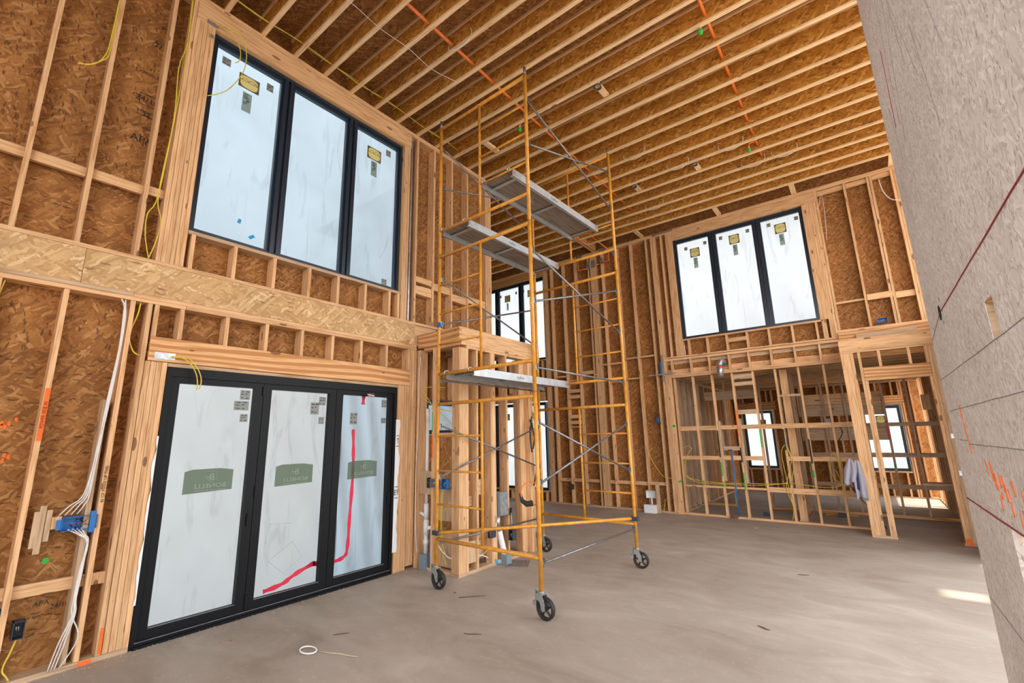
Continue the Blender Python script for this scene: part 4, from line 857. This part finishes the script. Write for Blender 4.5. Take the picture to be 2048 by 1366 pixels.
cable('wall_cable', [(-5.12, 1.10, 2.96), (-5.12, 1.09, 2.84), (-5.12, 1.06, 2.70), (-5.12, 1.06, 2.60), (-5.12, 1.10, 2.50), (-5.12, 1.15, 2.47)], .006, 'yellow', 'yellow cable looping beside the door king stud')
cable('wall_cable', [(-5.12, .24, 2.95), (-5.12, .22, 2.8), (-5.12, .18, 2.6), (-5.12, .15, 2.4)], .006, 'yellow', 'yellow cable under the band board at the left picture edge')
for i in range(4):
    d = i*.012; yo = random.uniform(-.008, .008)
    cable('white_wall_cable', [(-5.09-.008*i, .955+.03*(i % 2), 2.955), (-5.08, .995-d*.4, 2.84), (-5.08, 1.0+yo*.4-d*.4, 2.5), (-5.08, .985-d*.5, 2.06), (-5.08, .965+yo-d*.5, 1.64), (-5.08, .955-d, 1.30), (-5.07, .93-d*2.5, 1.21), (-5.10, .90-d*3, 1.14)], .0045, 'white', 'white cable running down to the blue wall box, '+('first', 'second', 'third', 'fourth')[i]+' of four strands', group='white cables above the blue box')
    cable('white_wall_cable', [(-5.10, .86+d*2.2, 1.03), (-5.07, .93+d, .98), (-5.07, .985+yo, .92), (-5.07, .985-d*.5, .71), (-5.07, .975-d*.4, .51), (-5.07, .985-d*.6, .40), (-5.06, .95-d*(1.5 if i < 3 else -2), .22), (-5.08, .915-d*1.5+(.08 if i == 3 else 0), .03)], .0045, 'white', 'white cable running from the blue wall box to the floor, '+('first', 'second', 'third', 'fourth')[i]+' of four strands', group='white cables below the blue box')
BX = empty('wall_box', (-5.09, .92, 1.08), 'long blue four-gang electrical box with wires on the left wall', 'electrical box')
def openbox(name, y0, y1, z0, z1, x0, x1, mat, parent, t=.004): return boxes(name, [(x0, x0+t, y0, y1, z0, z1), (x0, x1, y0, y0+t, z0, z1), (x0, x1, y1-t, y1, z0, z1), (x0, x1, y0, y1, z0, z0+t), (x0, x1, y0, y1, z1-t, z1)], mat, parent)
openbox('box_shell', .815, 1.03, 1.02, 1.125, -5.15, -5.08, 'blue', BX); box('bracket', -5.10, -5.085, .785, .814, 1.035, 1.11, 'blue', BX); box('bracket', -5.10, -5.084, .985, 1.02, .99, 1.155, 'blue', BX)
for q in range(14):
    y = random.uniform(.835, 1.0); z = random.uniform(1.04, 1.10); tube('wire', smooth([(-5.14, y, z), (-5.09, y+.01, z+random.uniform(-.02, .02)), (-5.10, y+random.uniform(-.03, .03), z)], 4), .0028, random.choice(('white', 'darkbox', 'rubber', 'redtape', 'blackink')), BX, 5)
for (y0, y1, z0, z1, l) in ((.655, .69, .92, 1.185, 'leftmost grey scrap of wood beside the blue box'), (.683, .72, .875, 1.225, 'tallest grey scrap of wood beside the blue box'), (.725, .757, .96, 1.19, 'right grey scrap of wood beside the blue box')):
    tag(box('wood_scrap', -5.17+y0*.05, -5.15+y0*.05, y0, y1, z0, z1, 'rough'), l, 'wood scrap', 'wood scraps by the blue box')
tag(box('wood_scrap', -5.16, -5.10, .758, .814, 1.045, 1.135, 'stud'), 'short horizontal block holding the left end of the blue box', 'wood scrap')
b = empty('outlet_box', (-5.12, .68, .36), 'small black outlet box low on the left wall', 'electrical box'); openbox('box_shell', .652, .715, .305, .425, -5.17, -5.09, 'darkbox', b)
for q in (0, 1): tube('wire', [(-5.15, .68+q*.012, .34), (-5.10, .67+q*.012, .39)], .003, 'dust', b, 5)
cable('low_cable', [(-5.12, .685, .305), (-5.12, .665, .22), (-5.12, .64, .12), (-5.11, .67, .06), (-5.12, .70, .0)], .006, 'yellow', 'yellow cable below the small black outlet box')
b = empty('outlet_box', (-5.12, .54, .5), 'dark outlet box cut off by the lower left picture edge', 'electrical box'); openbox('box_shell', .50, .574, .40, .53, -5.17, -5.09, 'darkbox', b); cable('outlet_wire', [(-5.12, .55, .40), (-5.11, .53, .3), (-5.12, .54, .1)], .006, 'yellow', None, parent=b)

# ================================================================ clutter in and around the closet partition
dp = empty('drain_pipe', (-4.90, 4.52, 0), 'white plastic drain pipe with tees standing in a grey sleeve', 'pipe')
dx, dy = -4.90, 4.47
tube('pipe', [(dx, dy, .15), (dx, dy, .80)], .030, 'pvc', dp, 14); tube('pipe', [(dx, dy, .80), (dx, dy, 2.02)], .022, 'pvc', dp, 12)
for z0, z1, r in ((1.93, 2.10, .027), (.42, .60, .036), (.62, .82, .033), (.30, .36, .036)): tube('fitting', [(dx, dy, z0), (dx, dy, z1)], r, 'pvc', dp, 14)
tube('fitting', [(dx, dy, .66), (dx-.10, dy-.02, .70)], .022, 'pvc', dp, 10); tube('fitting', [(dx, dy, .50), (dx+.11, dy, .53)], .024, 'pvc', dp, 10)
box('sleeve', dx-.065, dx+.075, dy-.06, dy+.06, .0, .19, 'greybox', dp)
tag(tube('water_line', [(-4.79, 4.45, .02), (-4.785, 4.45, .48)], .011, 'blue', None, 8), 'blue water line beside the white drain pipe', 'pipe')
cable('corner_cable', [(-5.0, 4.40, 2.85), (-5.02, 4.40, 2.6), (-5.02, 4.40, 2.2), (-5.03, 4.40, 1.6), (-5.05, 4.40, 1.3), (-5.04, 4.40, .8), (-5.03, 4.40, .5), (-5.0, 4.40, .2)], .006, 'white', 'white cable stapled down the post left of the drain pipe')
for i, P in enumerate(([(-4.98, 4.41, 2.40), (-4.8, 4.44, 2.40), (-4.6, 4.5, 2.38)], [(-4.98, 4.41, 2.38), (-4.75, 4.44, 2.12), (-4.55, 4.45, 1.98), (-4.40, 4.45, 1.86)], [(-5.0, 4.41, 2.28), (-4.8, 4.44, 2.16), (-4.62, 4.45, 2.08), (-4.40, 4.45, 2.04)], [(-4.55, 4.41, 1.0), (-4.56, 4.41, .7), (-4.55, 4.41, .35), (-4.45, 4.41, .12)], [(-4.53, 4.41, 1.05), (-4.54, 4.41, .6), (-4.5, 4.41, .3), (-4.38, 4.5, .14), (-4.33, 4.9, .14), (-4.30, 5.1, .30), (-4.26, 5.12, .9), (-4.25, 5.1, 1.6)], [(-4.55, 4.41, .75), (-4.45, 4.41, .80), (-4.39, 4.41, .88)])):
    cable('closet_cable', P, .005, 'yellow', 'yellow cable in the closet framing, '+('uppermost level strand', 'strand slanting down past the lone stud', 'second slanting strand', 'strand dropping to the floor at left', 'long strand rising beside the triple stud', 'short strand curving above the middle board')[i], group='yellow cables in the closet framing')
cable('closet_cable', [(-4.6, 4.41, .34), (-4.5, 4.41, .26), (-4.37, 4.45, .20), (-4.33, 4.9, .16), (-4.30, 5.05, .10)], .009, 'white', 'thick white cable low in the closet framing')
def jbox(x0, x1, y0, y1, z0, z1, mat, label):
    t = empty('junction_box', ((x0+x1)/2, (y0+y1)/2, z0), label, 'electrical box')
    boxes('box_shell', [(x0, x1, y0, y1, z0, z0+.005), (x0, x1, y0, y1, z1-.005, z1), (x0, x0+.005, y0, y1, z0, z1), (x1-.005, x1, y0, y1, z0, z1), (x0, x1, y1-.005, y1, z0, z1)], mat, t)
    tube('wire', smooth([(x0+.02, y1-.01, z0+.02), ((x0+x1)/2, y0+.01, (z0+z1)/2), (x1-.02, y1-.01, z1-.03)], 4), .004, 'yellow', t, 5); return t
jbox(-4.51, -4.41, 4.36, 4.42, 1.04, 1.17, 'blue', 'blue electrical box facing out of the closet corner'); jbox(-4.72, -4.60, 4.36, 4.42, 1.05, 1.16, 'castgrey', 'grey metal box behind the left scaffold post')
jbox(-4.80, -4.765, 4.38, 4.44, 1.04, 1.17, 'darkbox', 'dark box on the lone closet stud')
t = empty('panel_box', (-4.24, 5.27, .55), 'grey metal box mounted between the closet studs', 'electrical box'); box('box_body', -4.31, -4.20, 5.20, 5.38, .62, .93, 'greybox', t); box('cover', -4.199, -4.195, 5.205, 5.375, .625, .925, 'galv', t)
V, Fc = tube_geo([(-4.26, 5.22, .62), (-4.26, 5.22, .45)], .035, 12); tag(mesh_obj('flexible_duct', V, Fc, 'galv', None, True), 'short silver duct collar under the grey metal box', 'duct')
P = []; R_ = []
for i in range(30): z = .42-.34*i/29; P.append((-4.24+.06*i/29, 5.22+.05*i/29, z)); R_.append(.038+.006*(i % 2))
V, Fc = tube_geo(P, R_, 12); tag(mesh_obj('ribbed_hose', V, Fc, 'wrapm', None, True), 'white ribbed hose below the grey metal box', 'hose')
tag(box('floor_sleeve', -4.20, -4.10, 5.20, 5.31, 0, .13, 'greybox'), 'grey plastic sleeve on the floor under the ribbed hose', 'box')
jbox(-4.28, -4.22, 5.02, 5.13, .36, .48, 'darkbox', 'dark blue box low between the closet studs'); jbox(-4.20, -4.13, 5.38, 5.46, .28, .42, 'darkbox', 'dark box hanging from a yellow cable by the ribbed hose')
cable('box_cable', [(-4.17, 5.42, .42), (-4.18, 5.43, .55), (-4.20, 5.44, .66)], .006, 'yellow', 'yellow cable above the hanging dark box'); tag(box('wire_splice', -4.215, -4.19, 5.43, 5.455, .60, .70, 'rubber'), 'black splice on the yellow cable above the hanging box', 'splice')
for LB, P in zip(('left', 'middle', 'right and longest'), ([(-4.19, 6.02, 2.0), (-4.18, 5.95, 1.7), (-4.17, 5.97, 1.45)], [(-4.20, 5.98, 1.95), (-4.18, 6.06, 1.7), (-4.19, 6.03, 1.5)], [(-4.18, 6.0, 1.9), (-4.15, 6.04, 1.55), (-4.17, 6.06, 1.15), (-4.19, 6.02, .95)])):
    cable('black_cable', P, .012, 'rubber', 'thick black cable hanging on the closet end post, the '+LB+' one', group='black cables on the closet end post')
BT = empty('water_bottle', (-4.24, 5.20, 0), 'clear plastic water bottle lying on the floor by the closet', 'bottle')
P = [(-4.34, 5.06, .033), (-4.33, 5.07, .033), (-4.27, 5.15, .033), (-4.22, 5.21, .033), (-4.195, 5.24, .033), (-4.18, 5.26, .033)]
V, Fc = tube_geo(P, [.02, .032, .032, .032, .018, .013], 12); mesh_obj('bottle_body', V, Fc, 'clear', BT, True)
V, Fc = tube_geo([(-4.285, 5.13, .033), (-4.245, 5.18, .033)], .0328, 12); mesh_obj('bottle_label', V, Fc, 'bluetape', BT, True); V, Fc = tube_geo([(-4.18, 5.26, .033), (-4.17, 5.272, .033)], .015, 10); mesh_obj('cap', V, Fc, 'wrapm', BT)
o = box('scrap_board', -.14, .14, -.17, .17, 0, .012, 'ply'); o.location = (-4.02, 5.36, .006); o.rotation_euler = (0, 0, .5); tag(o, 'grey scrap of board lying beside the water bottle', 'wood scrap')
# air hose loop on the near scaffold leg
HG = empty('hose_loop', (-2.78, 3.93, 1.05), 'orange cord loop with a black plug hanging on the near scaffold leg', 'cord')
tube('cord', [(-2.77+.085*math.cos(a), 3.92+.05*math.cos(a), 1.13+.115*math.sin(a)) for a in [i*2*math.pi/24 for i in range(23)]], .006, 'orange', HG, 6)
mesh_obj('plug', *tube_geo([(-2.87, 3.88, 1.13), (-2.85, 3.88, 1.06), (-2.80, 3.89, 1.03), (-2.745, 3.91, 1.04)], [.012, .022, .028, .03], 8), 'rubber', HG)
tag(boxes('blue_clamp', [(-4.17, -4.10, 3.93, 3.96, 3.08, 3.12), (-4.15, -4.12, 3.93, 3.95, 3.12, 3.14)], 'blue'), 'small blue clamp on the left scaffold brace above the beam', 'clamp')

# ================================================================ things on and around the far wall
DU = empty('vent_duct', (-2.36, 10.48, 3.0), 'silver elbow duct sticking out of the soffit framing', 'duct')
P = smooth([(-2.28, 10.60, 3.16), (-2.30, 10.52, 3.20), (-2.335, 10.45, 3.18), (-2.345, 10.42, 3.10)], 3); tube('elbow', P, .062, 'galv', DU, 14); tube('pipe', [(-2.345, 10.42, 3.11), (-2.345, 10.42, 2.86)], .058, 'galv', DU, 16)
tube('tape_band', [(-2.345, 10.42, 3.055), (-2.345, 10.42, 3.08)], .0605, 'redtape', DU, 16)
CX = empty('metal_cross', (-3.57, 10.49, 3.04), 'galvanised metal strap cross nailed beside the soffit', 'metal strap'); box('upright', -3.60, -3.56, 10.50, 10.504, 2.88, 3.50, 'galv', CX); box('arm', -3.92, -3.30, 10.494, 10.498, 3.03, 3.06, 'galv', CX)
tag(box('blue_strip', -3.64, -3.605, 10.50, 10.505, 3.06, 3.33, 'blue'), 'blue strip beside the metal strap cross', 'strip')
jbox(-3.82, -3.78, 10.46, 10.53, 1.95, 2.08, 'blue', 'small blue outlet box at mid height on the far wall studs')
jbox(-4.60, -4.55, 10.46, 10.53, .98, 1.08, 'darkbox', 'small black box on a far wall stud behind the scaffold'); jbox(-6.15, -6.09, 10.46, 10.53, .38, .50, 'darkbox', 'small black outlet box near the bottom of the far wall at left')
jbox(.36, .50, 10.45, 10.53, 3.58, 3.66, 'blue', 'blue outlet box just above the bay ledge on the far wall')
t = empty('washer_box', (-4.12, 10.45, 0), 'white recessed plastic box low on the far wall beside a board scrap', 'plastic box')
boxes('box_shell', [(-4.20, -3.98, 10.45, 10.455, .30, .31), (-4.20, -3.98, 10.50, 10.51, .30, .46), (-4.20, -4.19, 10.44, 10.5, .30, .46), (-3.99, -3.98, 10.44, 10.5, .30, .46), (-4.20, -3.98, 10.44, 10.5, .45, .46)], 'pvc', t); tube('pipe', [(-4.09, 10.48, .0), (-4.09, 10.48, .31)], .02, 'pvc', t, 8)
tag(box('white_carton', -4.22, -3.96, 10.32, 10.42, 0, .17, 'wrapm'), 'white carton on the floor below the white plastic box', 'box'); tag(box('board_scrap', -3.955, -3.90, 10.40, 10.50, 0, .62, 'rough'), 'short upright board leaning by the white carton', 'wood scrap')
for x in (.80,): cable('curved_wire', [(.78, 10.5, 6.30), (.80, 10.48, 6.05), (.88, 10.47, 5.85), (1.0, 10.47, 5.78)], .008, 'white', 'pale curved wire at the upper right corner of the far wall')
cable('hanging_wire', [(-.12, 10.5, 6.36), (-.16, 10.47, 6.15), (-.22, 10.48, 6.02)], .004, 'white', 'short white wire right of the far window header'); cable('hanging_wire', [(-.10, 10.5, 6.38), (-.11, 10.47, 5.9), (-.15, 10.48, 5.35)], .004, 'white', 'long white wire right of the far window header')
lv = empty('water_line', (-2.35, 10.57, 0), 'long blue water line standing in the open partition', 'pipe'); tube('pipe', [(-2.345, 10.575, .04), (-2.345, 10.575, 1.34)], .013, 'blue', lv, 8); tube('fitting', [(-2.40, 10.57, 1.345), (-2.33, 10.57, 1.345)], .012, 'darkbox', lv, 8)
tag(tube('pipe_stub', [(-2.50, 10.52, .03), (-2.42, 10.52, .045), (-2.36, 10.54, .03)], .022, 'brown', None, 8), 'brown pipe stub at the foot of the blue water line', 'pipe')
YP = 10.57
for i, P in enumerate(([(-3.33, YP, .80), (-3.30, YP, 1.1), (-3.22, YP, 1.28), (-3.14, YP, 1.38), (-3.22, YP, 1.43), (-3.32, YP, 1.38)], [(-3.33, YP, .82), (-3.2, YP, .74), (-2.9, YP, .70), (-2.6, YP, .68), (-2.2, YP, .69), (-1.8, YP, .70), (-1.42, YP, .72)], [(-3.33, YP, .80), (-3.1, YP, .68), (-2.8, YP, .66), (-2.4, YP, .66), (-2.0, YP, .66), (-1.6, YP, .70), (-1.42, YP, .74)],
    [(-1.38, YP, 1.45), (-1.45, YP, 1.3), (-1.44, YP, 1.0), (-1.42, YP, .75), (-1.40, YP, .5), (-1.36, YP, .2)], [(-1.36, YP, 1.44), (-1.30, YP, 1.2), (-1.35, YP, 1.0), (-1.40, YP, .85), (-1.45, YP, .62), (-1.38, YP, .3), (-1.42, YP, .06)], [(-1.34, YP, 1.42), (-1.27, YP, 1.1), (-1.31, YP, .9), (-1.36, YP, .7)],
    [(-.60, YP, 1.32), (-.66, YP, 1.26), (-.70, YP, 1.0), (-.66, YP, .84), (-.58, YP, .80), (-.63, YP, 1.0)], [(-.60, YP, 1.30), (-.55, YP, 1.1), (-.54, YP, .85), (-.60, YP, .72), (-.8, YP, .68), (-1.1, YP, .70), (-1.35, YP, .74)], [(-.52, YP, 1.2), (-.53, YP, .7), (-.54, YP, .3), (-.54, YP, .06)])):
    cable('partition_cable', P, .0055, 'yellow', 'yellow cable in the open partition, '+('loop at its left end', 'upper level strand along the low blocking', 'lower level strand along the low blocking', 'left strand of the middle bundle', 'long right strand of the middle bundle', 'short strand of the middle bundle', 'coil right of the laminated post', 'strand sagging from the coil', 'strand dropping to the floor at right')[i], group='yellow cables in the open partition')
cable('far_wall_cable', [(-3.98, 10.5, 1.40), (-4.06, 10.48, 1.30), (-4.0, 10.48, 1.1), (-3.80, 10.47, .80), (-3.60, 10.47, .74)], .006, 'yellow', 'yellow cable curling on the far wall left of the open partition'); cable('far_wall_cable', [(-3.78, 10.47, .30), (-3.82, 10.47, .12), (-3.84, 10.47, .02)], .006, 'yellow', 'short yellow cable at the foot of the far wall')
cable('loose_black_cable', [(-.55, 12.25, .62), (-.40, 12.0, .40), (-.25, 11.5, .25), (-.12, 11.0, .10), (-.05, 10.8, .01)], .008, 'rubber', 'thin black cable slanting to the floor of the rear room')
cable('loose_black_cable', [(-.70, 12.22, 1.85), (-.55, 12.2, 1.80), (-.50, 12.2, 1.65), (-.62, 12.2, 1.45), (-.66, 12.2, 1.30)], .008, 'rubber', 'thin black cable hanging from the junction box in the rear room')
jbox(-.78, -.68, 12.18, 12.26, 1.86, 1.96, 'castgrey', 'white junction box on the upper blocking in the rear room')
for x, y, l in ((-2.02, 11.2, 'left'), (-.78, 11.8, 'right')): tag(box('floor_box', x, x+.14, y, y+.12, 0, .07, 'darkbox'), 'dark plastic box on the rear room floor, the '+l+' one', 'box')
tag(box('loose_lumber', -1.0, -.45, 11.95, 12.0, 0, .04, 'header'), 'short brown board on the rear room floor', 'board')
tag(box('work_shelf', .55, 1.04, 10.9, 11.2, .75, .79, 'rough'), 'pale board resting on the blocking at the right of the rear room', 'board')
tag(box('wood_tag', .80, .92, 11.55, 11.6, 2.05, 2.33, 'stud'), 'small wooden board hanging on the right wall of the rear room', 'board')
# jacket
JK = empty('jacket', (-.30, 9.86, .70), 'grey fleece jacket with dark lining hung on the bay post', 'jacket')
def drape(name, x0, x1, zt, zb, mat, ph, parent, y=9.84):
    n, m = 10, 14; V = []; F = []
    for j in range(m+1):
        t = j/m; wv = .35+.65*min(1, t*2.2); top = zt-(.06*abs(.2)); 
        for i in range(n+1):
            s = i/n-.5; V.append(((x0+x1)/2+(x1-x0)*s*wv-.05*t*(ph < 1), y+.03*math.sin(s*11+ph+t*2)*(.4+t)-.02, zt-(zt-zb)*t-.05*abs(s)*(1-t)+.03*math.sin(s*7+ph)*t))
            if i and j: F.append(((j-1)*(n+1)+i-1, (j-1)*(n+1)+i, j*(n+1)+i, j*(n+1)+i-1))
    o = mesh_obj(name, V, F, mat, parent, True); md = o.modifiers.new('thickness', 'SOLIDIFY'); md.thickness = .012; return o
drape('sleeve', -.45, -.28, 1.24, .83, 'cloth', 0, JK); drape('body', -.36, -.20, 1.22, .60, 'cloth', 2, JK, 9.855); drape('lining', -.37, -.29, 1.15, .72, 'cloth2', 1, JK, 9.865)

# ================================================================ small litter on the floor
tag(tube('plastic_ring', [(-3.87+.085*math.cos(a), 2.265+.055*math.sin(a), .012) for a in [i*2*math.pi/30 for i in range(31)]], .006, 'wrapm', None, 6), 'thin white plastic ring lying in front of the folding door', 'ring')
def litter(x, y, L, an, mat, label, cat='splinter', h=.012, w=.008):
    n = 4; P = [(x+L*(i/n-.5)*math.cos(an), y+L*(i/n-.5)*math.sin(an)+random.uniform(-.006, .006), w*.7) for i in range(n+1)]
    tag(tube('splinter', P, [w*.3, w*.6, w*.7, w*.6, w*.3], mat, None, 5), label, cat, 'splinters on the floor')
for a in ((-3.62, 2.38, .38, .35, 'dust', 'long thin twig beside the white plastic ring', 'splinter', .01, .008), (-3.95, 2.62, .14, .9, 'brown', 'dark chip behind the white plastic ring'), (-3.9, 4.0, .05, 0, 'brown', 'tiny dark chip behind the left caster'),
          (-3.65, 4.02, .30, .85, 'brown', 'reddish stick on the floor right of the left caster', 'splinter', .01, .009), (-3.0, 3.3, .16, .5, 'brown', 'short dark stick in the middle of the floor'), (-1.05, 3.2, .06, .3, 'brown', 'small dark chip at lower right'), (-1.6, 2.6, .10, 1.2, 'dust', 'crumpled pale shaving in the middle foreground'), (-1.52, 2.57, .08, .2, 'brown', 'dark bit beside the crumpled shaving'),
          (-.35, 4.15, .09, .4, 'brown', 'dark chip near the right panel wall'), (-.05, 4.4, .10, .2, 'dust', 'pale chip near the right panel wall'), (-1.0, 4.9, .12, -.4, 'brown', 'thin dark sliver on the right of the floor'), (-.9, 6.9, .12, .3, 'brown', 'dark sliver in front of the bay'), (-1.9, 9.7, .06, .2, 'dust', 'pale crumb before the open partition'), (-3.1, 1.75, .07, .4, 'brown', 'small brown crumb at the bottom of the picture')): litter(*a)
for x, y in ((-4.65, 1.9), (-4.62, 1.97)): tag(blob('red_scrap', (x, y, .004), .012, .008, 'redtape', None, 'z', 8), 'tiny red scrap before the folding door, the '+('nearer' if y < 1.95 else 'farther')+' one', 'scrap', 'red scraps before the folding door')
saw = []
V, F = [], []
for k in range(900):
    y = random.uniform(.2, 4.6); q = abs(random.gauss(0, .09)); x = XL+.01+q; s = random.uniform(.003, .009); a = random.uniform(0, 6.28)
    b = len(V); V += [(x+s*math.cos(a+t), y+s*math.sin(a+t), .002+(.004 if t == 0 else 0)) for t in (0, 2.1, 4.2)]; F.append((b, b+1, b+2))
for k in range(300):
    x = random.uniform(-4.5, .1); y = random.uniform(1.6, 9.5); s = random.uniform(.003, .008); a = random.uniform(0, 6.28)
    b = len(V); V += [(x+s*math.cos(a+t), y+s*math.sin(a+t), .002+(.003 if t == 0 else 0)) for t in (0, 2.1, 4.2)]; F.append((b, b+1, b+2))
o = mesh_obj('sawdust', V, F, 'dust'); tag(o, 'scattered pale sawdust along the left wall and floor', 'sawdust', kind='stuff')
